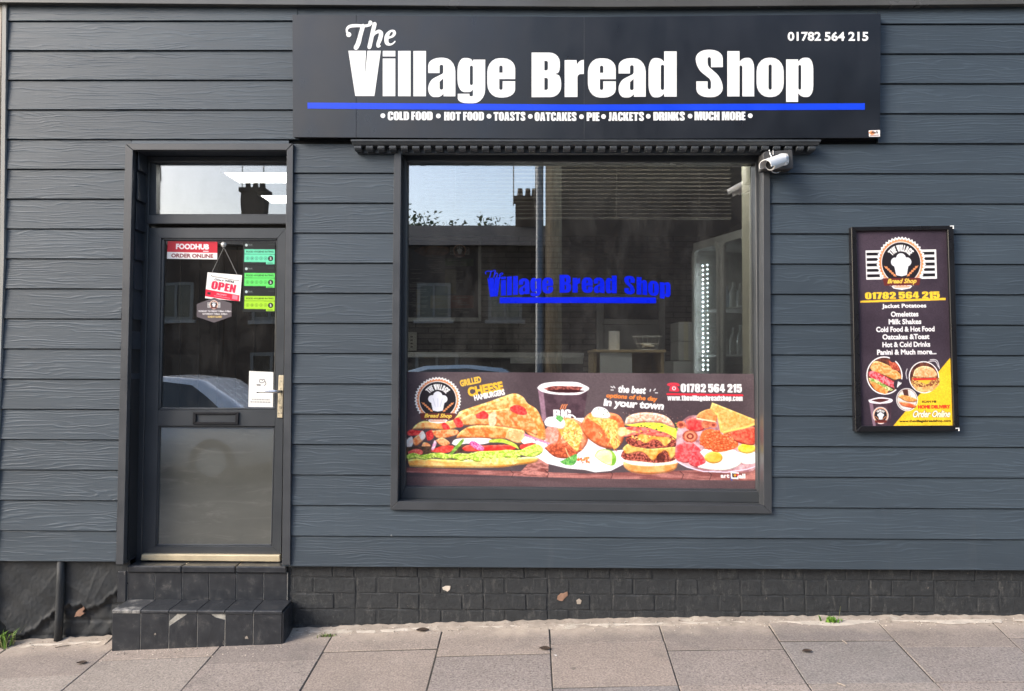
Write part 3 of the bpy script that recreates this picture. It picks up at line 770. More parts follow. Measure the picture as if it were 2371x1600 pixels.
# ragged sealant line down the right side
rg = bmesh.new(); random.seed(4)
y = 395
while y < 1165:
    h = random.uniform(16, 38); a = U(1761.5+random.uniform(-.8, .8)+(y-395)*.006, y, .035); b = U(1762+random.uniform(-1.2, .8)+(y-395)*.006, y+h, .035)
    add_tube(rg, [a, (a+b)/2+Vector((random.uniform(-.002, .002), 0, 0)), b], [.0022, random.uniform(.002, .0045), .0018], 5); y += h*random.uniform(.95, 1.3)
obj('sealant_bead', rg, MT['cable'], win)
fo = [(931, 352), (1762, 352), (1766, 1164), (926, 1155)]; fi = [(942, 373.5), (1749, 377), (1755, 1138), (938.5, 1127)]
obj('frame', ring(fo, fi, .055, .135, .003), MT['frame'], win)
obj('glazing_bead', ring([(941, 371), (1750, 374), (1757, 1140), (937.5, 1130)], [(944, 375), (1747.5, 378), (1751.5, 1133), (940, 1125.5)], .075, .10, .002), MT['frame'], win)
obj('pane', prism([(938, 368), (1754, 371), (1758, 1142), (934, 1134)], GL, GL+.006), MT['glass'], win)

# ---- cornice with its dentils
CP = U(1350, 345, -.05)
corn = empty('cornice', CP, parent=shop)
cz0, cz1 = U(1350, 350.5, -.05).z, U(1350, 323, -.09).z
cx0, cx1 = X(812, 322, -.09), X(1901, 322, -.09); ix0, ix1 = X(826, 349, -.03), X(1880, 349, -.03)
bm = bmesh.new()
prof = [(-.090, cz1), (-.090, cz1-.010), (-.084, cz1-.014), (-.078, cz1-.024), (-.073, cz1-.028)]
def sect(x, inset): return [bm.verts.new((x + inset*(1-(-y)/.090), y, z)) for y, z in prof] + [bm.verts.new((x+inset, .010, cz1-.028)), bm.verts.new((x+inset, .010, cz1))]
A, B = sect(cx0, .042), sect(cx1, -.042)
bm.faces.new(A[::-1]); bm.faces.new(B)
for i in range(7): bm.faces.new((A[i], A[(i+1) % 7], B[(i+1) % 7], B[i]))
bmesh.ops.recalc_face_normals(bm, faces=bm.faces[:]); bevel(bm, .0015)
obj('moulding', bm, MT['cornice'], corn)
obj('backing_strip', box(ix0+.002, ix1-.002, -.026, .011, cz0-.004, cz1-.029), MT['cornice'], corn)
nd = 40; step = (ix1-ix0-.03)/(nd-1); first = None
dh = cz1-.0295-cz0
bm = bmesh.new()
pf = [(-.072, dh), (-.072, dh*.5), (-.066, dh*.18), (-.052, 0), (-.0262, 0), (-.0262, dh)]
a = [bm.verts.new((-.0195, y, z)) for y, z in pf]; b = [bm.verts.new((.0195, y, z)) for y, z in pf]
bm.faces.new(a[::-1]); bm.faces.new(b)
for i in range(6): bm.faces.new((a[i], a[(i+1) % 6], b[(i+1) % 6], b[i]))
bmesh.ops.recalc_face_normals(bm, faces=bm.faces[:]); bevel(bm, .0015)
d0 = obj('dentil', bm, MT['cornice'], corn, recentre=False)
for i in range(nd):
    p = (ix0+.015+step*i, 0, cz0 + random.uniform(-.0008, .0008))
    if i == 0: d0.location = Vector(p) - CP; WL[d0.name] = Vector(p)
    else: dup(d0, p, corn)

# ---- plinth: painted bricks, and painted render left of the step
plin = empty('plinth', (0, .05, .1), parent=shop)
random.seed(11)
XS0, XS1 = X(664, 1350, .03), X(2440, 1350, .03)
zt_ = U(1400, 1312, .03).z + .02
bk = bmesh.new()
add_box(bk, XS0-.01, XS1, .034, .12, -.45, zt_+.05); obj('mortar_backing', bk, MT['brick'], plin)
vars_ = []
def brick_mesh(Lx, seed):
    rn = random.Random(seed); bm = bmesh.new(); hz = .083; n = 4
    add_box(bm, -Lx/2, Lx/2, 0, .05, 0, hz)
    bmesh.ops.subdivide_edges(bm, edges=[e for e in bm.edges if abs(e.verts[0].co.x-e.verts[1].co.x) > Lx*.5], cuts=2)
    bevel(bm, .0035, 1)
    for v in bm.verts:
        if v.co.y < .03: v.co += Vector((rn.uniform(-.003, .003), rn.uniform(-.0010, .0010), rn.uniform(-.003, .003)))
    me = bpy.data.meshes.new('brick'); bm.to_mesh(me); bm.free(); me.materials.append(MT['brick']); return me
LM = {L: [brick_mesh(L, L*100+i) for i in range(4)] for L in (.232, .112)}
crs = 0; z = zt_ - .085
while z > -.16:
    x = XS0 + random.uniform(0, .05); k = crs
    while x < XS1:
        L = .232 if k % 2 == 0 else .112
        k += 1
        xc = x + L/2
        if z + .079 > base_z(xc) - .02:
            o = bpy.data.objects.new('brick', random.choice(LM[L])); C.objects.link(o); o.parent = plin
            w = Vector((xc, .0312 + random.uniform(-.0024, .0016), z + random.uniform(-.002, .002))); o.location = w - WL[plin.name]
            o.rotation_euler = (random.uniform(-.012, .012), random.uniform(-.008, .008), random.uniform(-.006, .006)); o.scale = (1, 1, random.uniform(.97, 1.03))
        x += L + .008
    z -= .0885; crs += 1
# lumpy painted render, torn and creased
def patch_h(x, z):
    h = .004*math.sin(x*3.1+z*5)*math.sin(z*9+1) + .004*math.sin(x*27+z*9)*math.sin(z*33+x*5)
    e = (z+.03) - (.10 + .11*math.sin(x*5.2+.3) + .05*math.sin(x*14))
    e += .012*math.sin(x*57+1)*math.sin(x*23+z*11) + .007*math.sin(x*131)*math.sin(z*60+x*40)          # torn lower edge of the skin
    h += .020/(1+math.exp(-max(-4, min(4, e*300)))) + .010*math.exp(-(e*60)**2)
    if e < 0:
        g_ = ((z+.4) % .088)-.044; h -= .007*math.exp(-(g_/.006)**2); g2 = ((x+3.0+(.11 if int((z+.4)/.088) % 2 else 0)) % .23)-.115; h -= .006*math.exp(-(g2/.006)**2); h += .004*math.sin(x*61)*math.sin(z*47)
    for (cx_, cz_, a, l) in ((-2.62, .24, .9, .10), (-2.50, .18, -.6, .09), (-2.40, .20, 1.25, .10), (-2.36, .17, 1.1, .09), (-2.1, .16, .5, .13), (-2.02, .2, .45, .12), (-2.2, .05, .6, .1)):
        dx, dz = x-cx_, z-cz_; u_ = dx*math.cos(a)+dz*math.sin(a); v_ = -dx*math.sin(a)+dz*math.cos(a)
        h += .0028*math.exp(-(v_/.006)**2)*math.exp(-(u_/l)**2)
    return h + random.uniform(-.0014, .0014)
bm = bmesh.new(); x0, x1 = X(-40, 1400, .03), X(300, 1400, .03); z1 = U(100, 1298, .03).z + .03
nx, nz = 130, 76; gv = []
for j in range(nz+1):
    for i in range(nx+1):
        x_ = x0+(x1-x0)*i/nx; z_ = -.32+(z1+.32)*j/nz
        gv.append(bm.verts.new((x_, .045-patch_h(x_, z_), z_)))
for j in range(nz):
    for i in range(nx):
        k = j*(nx+1)+i; bm.faces.new((gv[k], gv[k+1], gv[k+nx+2], gv[k+nx+1]))
obj('painted_render', bm, MT['plaster'], plin, smooth=True)
def chip(pts, m, yf, parent=plin, name='paint_chip'):
    return obj(name, prism(pts, yf, yf+.012, .0006), MT[m], parent)
chip([(172, 1429), (176, 1418), (182, 1412), (190, 1408), (194, 1403), (196, 1410), (191, 1416), (195, 1421), (190, 1424), (186, 1427), (178, 1427)], 'bare_brick', .024)
chip([(28, 1452), (34, 1449), (40, 1452), (41, 1458), (35, 1460), (29, 1457)], 'bare_brick', .030)
chip([(1024, 1361), (1031, 1357), (1043, 1357), (1042, 1365), (1036, 1370), (1031, 1367), (1026, 1366)], 'smear', .0272)
chip([(1291, 1381), (1299, 1374), (1305, 1374), (1314, 1370), (1315, 1379), (1309, 1384), (1302, 1392), (1295, 1391), (1290, 1388)], 'bare_brick', .0272)
chip([(1335, 1390), (1341, 1386), (1347, 1391), (1344, 1399), (1336, 1399)], 'mortar', .0272)
obj('drain_pipe', tube([U(142, 1292, .012), U(140.5, 1350, .012), U(137, 1430, .012), U(134, 1492, .012)], .0215, 14), MT['plaster'], shop, smooth=True)

# ---- two tiled steps
def steps():
    # upper riser under the door
    up = empty('step', U(480, 1388, .02), parent=shop); up['label'] = 'upper tiled step under the door'
    zt2, zb2 = U(480, 1325, .02).z, U(480, 1389, .02).z
    xs = [295, 358, 421.7, 484, 546.7, 610, 664.5]
    xw = [X(v, 1356, .02) for v in xs]
    obj('bed', box(xw[0]-.002, xw[-1]+.002, .0232, .14, zb2-.2, zt2), MT['grout'], up)
    for i in range(6): obj('tile', box(xw[i]+.0018, xw[i+1]-.0018, .020+random.uniform(-.001, .001), .030, zb2-.01, zt2-.003, .0015), MT['tile'], up)
    zn = U(480, 1311, .01).z
    for i in range(3):
        a, b = xw[2*i], xw[2*i+2]
        obj('nosing', box(a+.001, b-.001, .006, .16, zt2-.001, zn, .006), MT['tile'], up)
    sd = bmesh.new(); add_box(sd, xw[0]-.055, xw[0]-.002, .012, .15, zb2-.02, zt2+.005); bevel(sd, .006); obj('cheek', sd, MT['tile'], up)
    # lower step standing out on the pavement
    lo = empty('step', U(456, 1490, -.15), parent=shop); lo['label'] = 'lower tiled step with chipped and cracked tiles'
    yf, yb = -.150, .02
    ztp = U(480, 1389, .02).z
    xs = [259, 325.2, 390.7, 456.3, 520.5, 586, 653]; xw = [X(v, 1450, yf) for v in xs]
    zb_ = base_z(xw[0]) - .12
    obj('bed', box(xw[0]+.006, xw[-1]-.006, yf+.0028, .03, zb_, ztp-.008), MT['grout'], lo)
    xt = [X(v, 1410, yf) for v in (259, 325, 390.5, 456.5, 521.5, 587, 653.5)]
    for i in range(6):
        a, b = xw[i]+.002, xw[i+1]-.002; z1 = ztp-.022; z0 = zb_
        bm = bmesh.new()
        if i == 2:      # broken corner, top left
            pts = [(a, z1-.065), (a+.095, z1), (b, z1), (b, z0), (a, z0)]
        elif i == 3:    # chip at the top right
            pts = [(a, z1), (b-.075, z1), (b-.05, z1-.018), (b, z1-.03), (b, z0), (a, z0)]
        else: pts = [(a, z1), (b, z1), (b, z0), (a, z0)]
        add_prism(bm, [Vector((px_, yf+random.uniform(-.001, .001), pz)) for px_, pz in pts], yf+.010)
        bmesh.ops.recalc_face_normals(bm, faces=bm.faces[:]); bevel(bm, .0014); obj('tile', bm, MT['tile'], lo)
    obj('tile_fill', prism([(392, 1418), (415, 1418), (392, 1438)], yf+.0022, yf+.02), MT['worn_tile'], lo)
    for i in range(6):
        a, b = xw[i]+.0015, xw[i+1]-.0015
        bm = bmesh.new(); prof = [(yf-.003, ztp-.020), (yf-.003, ztp-.006), (yf+.004, ztp-.001), (.018, ztp+.002), (.018, ztp-.02)]
        A = [bm.verts.new((a, y, z)) for y, z in prof]; B = [bm.verts.new((b, y, z)) for y, z in prof]
        bm.faces.new(A[::-1]); bm.faces.new(B)
        for k in range(5): bm.faces.new((A[k], A[(k+1) % 5], B[(k+1) % 5], B[k]))
        bmesh.ops.recalc_face_normals(bm, faces=bm.faces[:]); bevel(bm, .0012); obj('tread_tile', bm, MT['worn_tile' if i == 0 else 'tile'], lo)
    obj('side_tile', box(xw[-1]-.001, xw[-1]+.007, yf+.003, .02, zb_, ztp-.012, .0015), MT['tile'], lo)
steps()

# ================================================================== SIGNS AND PRINT
# ---- shop sign above the window
YS = -.052
sign = empty('shop_sign', U(1352, 322, -.02), 'long black shop sign with big white lettering above the window', 'shop sign')
def spn(pts): return obj('panel', prism(pts, YS, YS+.006, .0008), MT['sign'], sign)
spn([(677, 34), (824.6, 35.5), (824.6, 318.5), (678, 317.5)]); spn([(825.0, 35.5), (1352.2, 39), (1352.2, 322), (825.0, 318.5)]); spn([(1352.9, 39), (2039.5, 32), (2038, 319), (1352.9, 322)])
obj('sign_tray', prism([(678, 35), (1352, 40), (2038.5, 33), (2037, 317.5), (1352, 320.5), (679, 316)], YS+.0062, .012), MT['black_plastic'], sign)
obj('edge_strip', prism([(1352.2, 39), (1353.2, 39), (1353.2, 321.5), (1352.2, 321.5)], YS-.0012, YS+.001), MT['trim'], sign)
YT = YS - .0016
Z1 = lambda x, y: (650 + x/3.0987, y/3.0987)
def word(items, name='lettering', m='white_vinyl', Y=YT, par=sign): return obj(name, flat_contours(items, Y), MT[m], par)
bl = lambda x: np.interp(x, [485, 1040, 1800, 2977, 3626], [689, 691, 697, 692, 691])
main = [('V', 485), ('i', 732), ('l', 842), ('l', 952), ('a', 1058), ('g', 1268), ('e', 1482), ('B', 1800), ('r', 2037), ('e', 2204), ('a', 2424), ('d', 2639), ('S', 2977), ('h', 3204), ('o', 3414), ('p', 3626)]
for a, b in ((0, 7), (7, 12), (12, 16)):
    cs = []
    for ch, x in main[a:b]: cs += [[Z1(x+px, bl(x)-py) for px, py in c] for c in GR[ch]]
    word(cs)
# swash script word above it
the = [ribbon(smooth_pts([(590, 186), (572, 250), (556, 310), (540, 342)]), [30]*8 + [34]*8),
       ribbon(smooth_pts([(487, 244), (474, 226), (478, 204), (500, 188), (545, 184), (600, 186), (632, 180), (646, 164)]), [30, 26, 22, 18, 16, 14, 14, 15, 17, 18, 19, 20, 21, 22, 22, 23, 23, 23, 23, 23, 22, 22, 21, 20, 20, 20, 20, 20, 20, 20, 22, 24, 24, 24, 26, 26]),
       ribbon(smooth_pts([(674, 172), (660, 230), (647, 290), (636, 338)], 8), 29)]
word([[Z1(*p) for p in the[0]]]); word([[Z1(*p) for p in the[1]]], Y=YT-.0002); 
word([[Z1(*p) for p in circle_pts(488, 248, 18)]], Y=YT-.0004); word([[Z1(*p) for p in circle_pts(642, 160, 13)]], Y=YT-.0004)
word([[Z1(*p) for p in the[2]]])
word([[Z1(*p) for p in ribbon(smooth_pts([(650, 276), (674, 242), (702, 226), (720, 240), (712, 280), (700, 312), (698, 332), (712, 330)], 10), [12, 16, 26, 30, 30, 26, 20, 12])]], Y=YT-.0004)
eo = [(743, 290), (745, 262), (757, 238), (778, 220), (801, 213), (819, 218), (827, 236), (820, 255), (803, 269), (776, 279), (773, 290), (775, 304), (786, 312), (801, 308), (819, 293), (823, 300), (806, 318), (785, 327), (762, 325), (748, 311)]
ei = [(777, 262), (784, 240), (796, 228), (804, 232), (802, 246), (792, 257)]
cl_ = lambda q: smooth_pts(q+[q[0]], 5)[:-1]
word([[Z1(*p) for p in cl_(eo)], [Z1(*p) for p in cl_(ei)]], Y=YT-.0004)
obj('blue_stripe', prism([(712, 237.5), (1352, 242), (2002.5, 239), (2002.5, 254), (1352, 256.5), (712, 251.5)], YT, YS-.0002), MT['blue_vinyl'], sign)
zb2 = lambda x: np.interp(x, [733, 2170, 3400], [861, 868, 861])
for tx, a, b in (("COLD FOOD", 768, 1090), ("HOT FOOD", 1173, 1458), ("TOASTS", 1527, 1755), ("OATCAKES", 1822, 2122), ("PIE", 2195, 2287), ("JACKETS", 2352, 2606), ("DRINKS", 2674, 2899), ("MUCH MORE", 2969, 3334)):
    word([[Z1(*p) for p in c] for c in heavy_fit(tx, a, b, zb2((a+b)/2), 61)])
for x in (733, 1131, 1494, 1791, 2158, 2316, 2637, 2937, 3369):
    word([[Z1(*p) for p in circle_pts(x, zb2(x)-31, 17)]], name='bullet_dot')
for tx, a, b in (("01782", 3637, 3876), ("564", 3902, 4047), ("215", 4072, 4216)):
    obj('phone_number', flat_tris([[Z1(*p) for p in t] for t in plain_fit(tx, a, b, 228, 294, .03)], YT), MT['white_vinyl'], sign)
# maker's sticker on the corner
pr = Print(2011, 301, 2039, 318, (238, 232, 228), 6)
pr.blob([(2011, 307), (2017, 303), (2024, 305), (2026, 310), (2018, 313)], (240, 150, 95)); pr.plain("fish", 2017, 2034, 303.5, 310, (40, 35, 40), .03, .3); pr.fill([(2014, 313.5), (2036, 312.5), (2036, 315), (2014, 316)], (150, 120, 120))
so_ = obj('sign_sticker', pr.mesh('sign_sticker', quad_corner((2011.5, 302), (2037.5, 301), (2037.5, 316.5), (2012, 316.5), YS-.001)), MT['print'])
tag(so_, 'tiny white and orange sticker on the lower right corner of the shop sign', 'sticker')

# ---- the badge used on several prints
def badge(pr, cx, cy, r, wings=True, script=True, small=False):
    W = (250, 248, 246)
    if wings:
        for s in (-1, 1):
            xa, xb = cx+s*r*.80, cx+s*r*1.42
            x0, x1 = min(xa, xb), max(xa, xb)
            pr.fill([(x0, cy-.48*r), (x1, cy-.48*r), (x1, cy+.62*r), (x0, cy+.62*r)], W)
            for k in range(5):
                y0 = cy-.40*r+k*.205*r
                pr.fill([(x0+.04*r, y0), (x1-.07*r, y0), (x1-.07*r, y0+.115*r), (x0+.04*r, y0+.115*r)], (30, 26, 30))
    sc = [(cx+(r*(1.0 if k % 2 else .93))*math.cos(2*math.pi*k/88), cy+(r*(1.0 if k % 2 else .93))*math.sin(2*math.pi*k/88)) for k in range(88)]
    pr.fill(sc, W); 
    pr.fill([(cx+(r*(.92 if k % 2 else .86))*math.cos(2*math.pi*k/88), cy+(r*(.92 if k % 2 else .86))*math.sin(2*math.pi*k/88)) for k in range(88)], (226, 140, 92), (240, 165, 120), scale=r*.3)
    pr.fill(circle_pts(cx, cy, r*.80, 40), W); pr.fill(circle_pts(cx, cy, r*.775, 40), (38, 33, 38))
    cs, w = heavy("THE VILLAGE")
    out = []
    for c in cs:
        q = []
        for px, py in c:
            a = (px/w-.5)*R(104); rad = r*(.43+.25*py/325)
            q.append((cx+rad*math.sin(a), cy-rad*math.cos(a)))
        out.append(q)
    pr.fill(out, W)
    hat = (236, 238, 246)
    for dx, dy, rr in ((0, -.16, .20), (-.24, -.03, .17), (.24, -.03, .17), (0, .0, .2)): pr.fill(circle_pts(cx+dx*r, cy+dy*r, rr*r), hat)
    pr.fill([(cx-.30*r, cy+.05*r), (cx+.30*r, cy+.05*r), (cx+.21*r, cy+.47*r), (cx, cy+.51*r), (cx-.21*r, cy+.47*r)], hat)
    for dx in (-.13, 0, .13): pr.fill(ribbon([(cx+dx*r*1.5, cy-.05*r), (cx+dx*r*1.1, cy+.15*r), (cx+dx*r*.8, cy+.3*r)], .03*r), (205, 208, 222))
    for s in (-1, 1):
        for k in range(5):
            x, y = cx+s*r*(.28+.08*k), cy+r*(.47-.075*k)
            pr.fill(circle_pts(x, y, .055*r, 10, .045*r), (226, 146, 96))
        pr.fill(ribbon([(cx+s*r*.22, cy+r*.52), (cx+s*r*.68, cy+r*.12)], .025*r), (226, 146, 96))
    pr.fill([(cx-.76*r, cy+.58*r), (cx+.76*r, cy+.58*r), (cx+.70*r, cy+.86*r), (cx-.70*r, cy+.86*r)], (106, 46, 44))
    if script: pr.plain("Bread Shop", cx-.58*r, cx+.60*r, cy+.60*r, cy+.83*r, (248, 214, 90), .035, .35)
    pr.fill([(cx-.42*r, cy+.88*r), (cx+.42*r, cy+.88*r), (cx+.34*r, cy+.97*r), (cx, cy+1.03*r), (cx-.34*r, cy+.97*r)], W)
    pr.fill([(cx-.38*r, cy+.89*r), (cx+.38*r, cy+.89*r), (cx+.28*r, cy+.94*r), (cx-.28*r, cy+.94*r)], (226, 140, 92))

# ---- food poster across the lower part of the window
LZ = lambda pts: [(900+x/4.357, 840+y/4.357) for x, y in pts]
RZ = lambda pts: [(1340+x/4.356, 840+y/4.356) for x, y in pts]
P = Print(937, 860, 1751, 1133, (70, 60, 63), 2)
P.fill([(930, 855), (1760, 855), (1760, 1140), (930, 1140)], (66, 56, 60), (84, 74, 77), scale=150, seed=5)
P.fill(LZ([(150, 1082), (2004, 1130)]) + RZ([(1800, 1060), (1800, 1190), (0, 1180)]) + LZ([(150, 1130)]), (122, 72, 68), (176, 118, 110), scale=7, seed=6, stretch=9, hard=2.4)
P.fill(LZ([(1480, 960), (1620, 950), (1610, 1170), (1300, 1150)]), (118, 66, 60), (186, 126, 116), scale=5, seed=8, stretch=4, hard=2.6)
for x in (1180, 1262, 1411, 1575, 1640): P.fill(ribbon([(x, 1092), (x+9, 1100), (x+4, 1112)], 1.3), (50, 32, 32))
P.fill([(930, 1109), (1760, 1113), (1760, 1140), (930, 1140)], (78, 62, 64), (92, 74, 76), scale=14, stretch=8, alpha=.9)
# cup
P.fill(LZ([(1515, 250), (2004, 240)]) + RZ([(105, 250), (60, 570)]) + LZ([(1560, 590)]), (62, 46, 54), (84, 64, 72), scale=20)
P.fill(LZ([(1515, 260), (1570, 280), (1600, 590), (1555, 590)]), (150, 118, 134), (120, 92, 106), scale=14)
P.blob(LZ([(1505, 250), (1560, 205), (1700, 184), (1900, 186)]) + RZ([(60, 212), (118, 250), (60, 296)]) + LZ([(1900, 318), (1700, 316), (1560, 290)]), (246, 240, 248), (255, 252, 255), scale=12)
P.blob(LZ([(1570, 258), (1660, 230), (1800, 228), (1960, 236)]) + RZ([(30, 262)]) + LZ([(1900, 292), (1700, 292)]), (92, 42, 40), (170, 96, 84), scale=4, seed=2, hard=2.2)
P.blob(LZ([(1600, 274), (1800, 262), (1990, 276), (1880, 296), (1700, 294)]), (52, 22, 26))
for k in range(3): P.fill(LZ(ribbon(smooth_pts([(1740+k*22, 466), (1752+k*22, 445), (1752+k*22, 435), (1768+k*22, 418)]), 9)), (238, 140, 84))
P.heavy("BIG", 1283, 1324, 969, 21, (250, 248, 248)); P.fill(LZ(ribbon([(1800, 545), (1860, 528), (1890, 552)], 16)), (250, 248, 248))
# plate of potatoes
P.fill(LZ([(1850, 560), (2010, 555)]) + RZ([(0, 558), (60, 556), (300, 900), (470, 880), (480, 1020), (330, 1100), (170, 1116)]) + LZ([(1980, 1092), (1800, 1078), (1600, 1030), (1480, 955), (1440, 800), (1600, 780)]), (228, 220, 236), (246, 242, 252), scale=26)
P.fill(ribbon(LZ([(1490, 955), (1600, 1022), (1800, 1068), (1990, 1086)]) + RZ([(170, 1108), (330, 1094)]), 2.2), (255, 254, 255))
for k in range(28): P.fill(circle_pts(random.uniform(1338, 1366), random.uniform(1060, 1074), random.uniform(1.5, 3)), random.choice([(232, 124, 62), (245, 160, 90), (214, 90, 52)]))
pot1 = RZ([(-90, 560), (0, 600), (70, 650), (105, 730), (95, 830), (40, 900), (-40, 925), (-150, 890), (-200, 780), (-200, 640)])
P.blob(LZ([(1580, 700), (1640, 640), (1760, 560), (1860, 560), (1960, 610)]) + RZ([(80, 680), (100, 790), (40, 890), (-40, 930)]) + LZ([(1840, 900), (1700, 860), (1590, 800)]), (216, 104, 62), (240, 146, 108), scale=9, seed=4, rim=(5, .72))
P.blob(LZ([(1570, 700), (1620, 650), (1700, 660), (1720, 750), (1680, 840), (1600, 830)]), (230, 130, 110), (250, 176, 160), scale=5, seed=14, hard=2)
P.blob(LZ([(1700, 640), (1800, 570), (1900, 600), (1960, 700), (1930, 840), (1900, 900), (1800, 800), (1740, 720)]), (240, 150, 60), (252, 214, 130), scale=4, seed=15, hard=2.4)
for k in range(60):
    x, y = 900+random.gauss(1850, 60)/4.357, 840+random.gauss(740, 80)/4.357; a = random.uniform(0, 3.1)
    P.fill(ribbon([(x, y), (x+7*math.cos(a), y+7*math.sin(a))], random.uniform(.8, 1.7)), random.choice([(255, 206, 96), (250, 232, 170), (216, 60, 44), (246, 166, 60), (255, 240, 200)]))
P.blob(LZ([(1575, 870), (1640, 830), (1760, 810), (1880, 890), (1910, 930), (1820, 975), (1680, 960)]), (150, 62, 38), (214, 104, 66), scale=4, seed=16, hard=2.3, rim=(3, .7))
P.blob(LZ([(1575, 600), (1610, 555), (1680, 545), (1760, 560), (1790, 620), (1760, 670), (1690, 660), (1600, 645)]), (246, 242, 244), (255, 255, 255), scale=5, rim=(2, .88))
P.blob(LZ([(1690, 560), (1720, 530), (1770, 560), (1740, 600)]), (70, 150, 70), (130, 196, 110), scale=2)
P.blob(LZ([(1730, 1010), (1830, 960), (1900, 930), (1900, 1000), (1860, 1045), (1780, 1040)]), (60, 138, 58), (126, 190, 96), scale=2.5, seed=3, hard=2.3)
P.fill(ribbon(LZ([(1790, 870), (1810, 930), (1840, 980)]), 1.6), (214, 222, 160))
# second potato
P.blob(RZ([(30, 620), (90, 530), (180, 490), (380, 510), (450, 570), (480, 680), (440, 820), (360, 870), (250, 860), (140, 800), (60, 720)]), (205, 92, 48), (240, 142, 92), scale=8, seed=21, rim=(5, .72))
P.blob(RZ([(90, 545), (180, 500), (330, 560), (400, 600), (400, 720), (420, 830), (360, 870), (310, 760), (240, 650), (150, 590)]), (242, 150, 60), (252, 206, 120), scale=3.6, seed=22, hard=2.4)
for k in range(55):
    t = random.random(); x, y = 1340+(200+180*t+random.gauss(0, 25))/4.356, 840+(560+270*t+random.gauss(0, 25))/4.356; a = random.uniform(.6, 2.2)
    P.fill(ribbon([(x, y), (x+8*math.cos(a), y+8*math.sin(a))], random.uniform(.8, 1.6)), random.choice([(255, 210, 110), (252, 232, 170), (206, 54, 40), (248, 170, 66)]))
P.blob(RZ([(135, 500), (170, 455), (220, 440), (290, 465), (330, 530), (300, 560), (220, 555), (160, 545)]), (240, 240, 236), (255, 255, 255), scale=5, rim=(2, .86))
for x, y in ((210, 462), (270, 468), (300, 495), (262, 520), (236, 575)): P.fill(RZ(circle_pts(x, y, 9, 8, 6)), (96, 128, 92))
# lime wedge
P.blob(RZ([(165, 950), (200, 895), (270, 878), (350, 900), (386, 970), (370, 1030), (330, 1046), (240, 1010)]), (150, 196, 70), (110, 170, 50), scale=9)
P.blob(RZ([(170, 950), (210, 898), (280, 884), (340, 915), (340, 1010), (326, 1038), (240, 1004)]), (222, 226, 150), (240, 242, 190), scale=9, stretch=2)
# burger
P.blob(RZ([(455, 1005), (520, 1005), (700, 1020), (980, 1000), (1000, 1040), (970, 1085), (860, 1120), (700, 1132), (540, 1112), (465, 1060)]), (236, 142, 72), (250, 178, 110), scale=16, rim=(4, .8))
P.blob(RZ([(452, 985), (520, 975), (720, 1000), (990, 965), (1000, 1010), (900, 1035), (700, 1050), (520, 1030)]), (250, 222, 196), (255, 240, 222), scale=7)
P.blob(RZ([(430, 950), (460, 890), (560, 880), (800, 900), (990, 860), (1010, 930), (960, 990), (800, 1015), (620, 1000), (480, 985)]), (88, 34, 26), (196, 104, 86), scale=2.6, seed=31, hard=3.2)
P.blob(RZ([(450, 870), (520, 820), (700, 870), (980, 850), (1000, 900), (940, 970), (900, 900), (850, 900), (760, 990), (690, 930), (620, 900), (490, 925)]), (238, 136, 48), (252, 190, 104), scale=10, seed=32, rim=(2, .8))
P.blob(RZ([(790, 950), (830, 910), (880, 940), (870, 990), (810, 1005)]), (70, 30, 26), (116, 52, 40), scale=3)
P.blob(RZ([(480, 780), (520, 740), (680, 720), (900, 740), (1000, 790), (980, 840), (860, 860), (640, 860), (520, 830)]), (84, 32, 26), (190, 96, 78), scale=2.6, seed=33, hard=3.2)
P.blob(RZ([(600, 750), (640, 720), (760, 740), (940, 760), (880, 840), (830, 790), (760, 770), (690, 810), (640, 790)]), (244, 150, 58), (252, 200, 110), scale=8, seed=34)
for k in range(34):
    x, y = 1340+random.uniform(520, 980)/4.356, 840+random.uniform(726, 780)/4.356
    P.fill(circle_pts(x, y, random.uniform(1.5, 3.5), 7, random.uniform(1, 2.2)), random.choice([(250, 190, 90), (248, 214, 140), (240, 150, 60), (214, 66, 50)]))
P.blob(RZ([(420, 720), (470, 690), (600, 680), (800, 690), (960, 720), (900, 745), (640, 720), (480, 745)]), (226, 80, 70), (246, 140, 120), scale=6)
P.blob(RZ([(400, 700), (430, 650), (560, 660), (620, 680), (560, 700), (430, 745)]), (246, 190, 120), (252, 222, 160), scale=5)
P.blob(RZ([(480, 650), (560, 640), (720, 650), (900, 700), (830, 710), (660, 690), (520, 680)]), (216, 70, 62), (240, 130, 120), scale=6, seed=35)
P.blob(RZ([(470, 625), (600, 595), (760, 585), (900, 610), (990, 660), (1050, 740), (1020, 790), (960, 740), (880, 700), (800, 680), (700, 650), (560, 640)]), (190, 210, 60), (250, 232, 90), scale=3.2, seed=36, hard=2.8)
for k in range(26):
    x, y = 1340+random.uniform(560, 1020)/4.356, 840+random.uniform(600, 720)/4.356
    P.fill(circle_pts(x, y, random.uniform(1.5, 3.5), 7, random.uniform(1, 2)), random.choice([(120, 170, 60), (250, 200, 70), (60, 80, 40), (200, 220, 80)]))
P.blob(RZ([(470, 625), (500, 545), (590, 505), (720, 495), (850, 515), (930, 560), (985, 650), (930, 640), (840, 605), (680, 600), (560, 615)]), (226, 146, 118), (248, 208, 186), scale=4, seed=37, hard=2, rim=(4, .82))
for k in range(80):
    x, y = 1340+random.gauss(720, 120)/4.356, 840+random.gauss(545, 26)/4.356
    P.fill(circle_pts(x, y, .9, 6, .6), random.choice([(255, 240, 226), (252, 226, 206), (206, 130, 104)]))
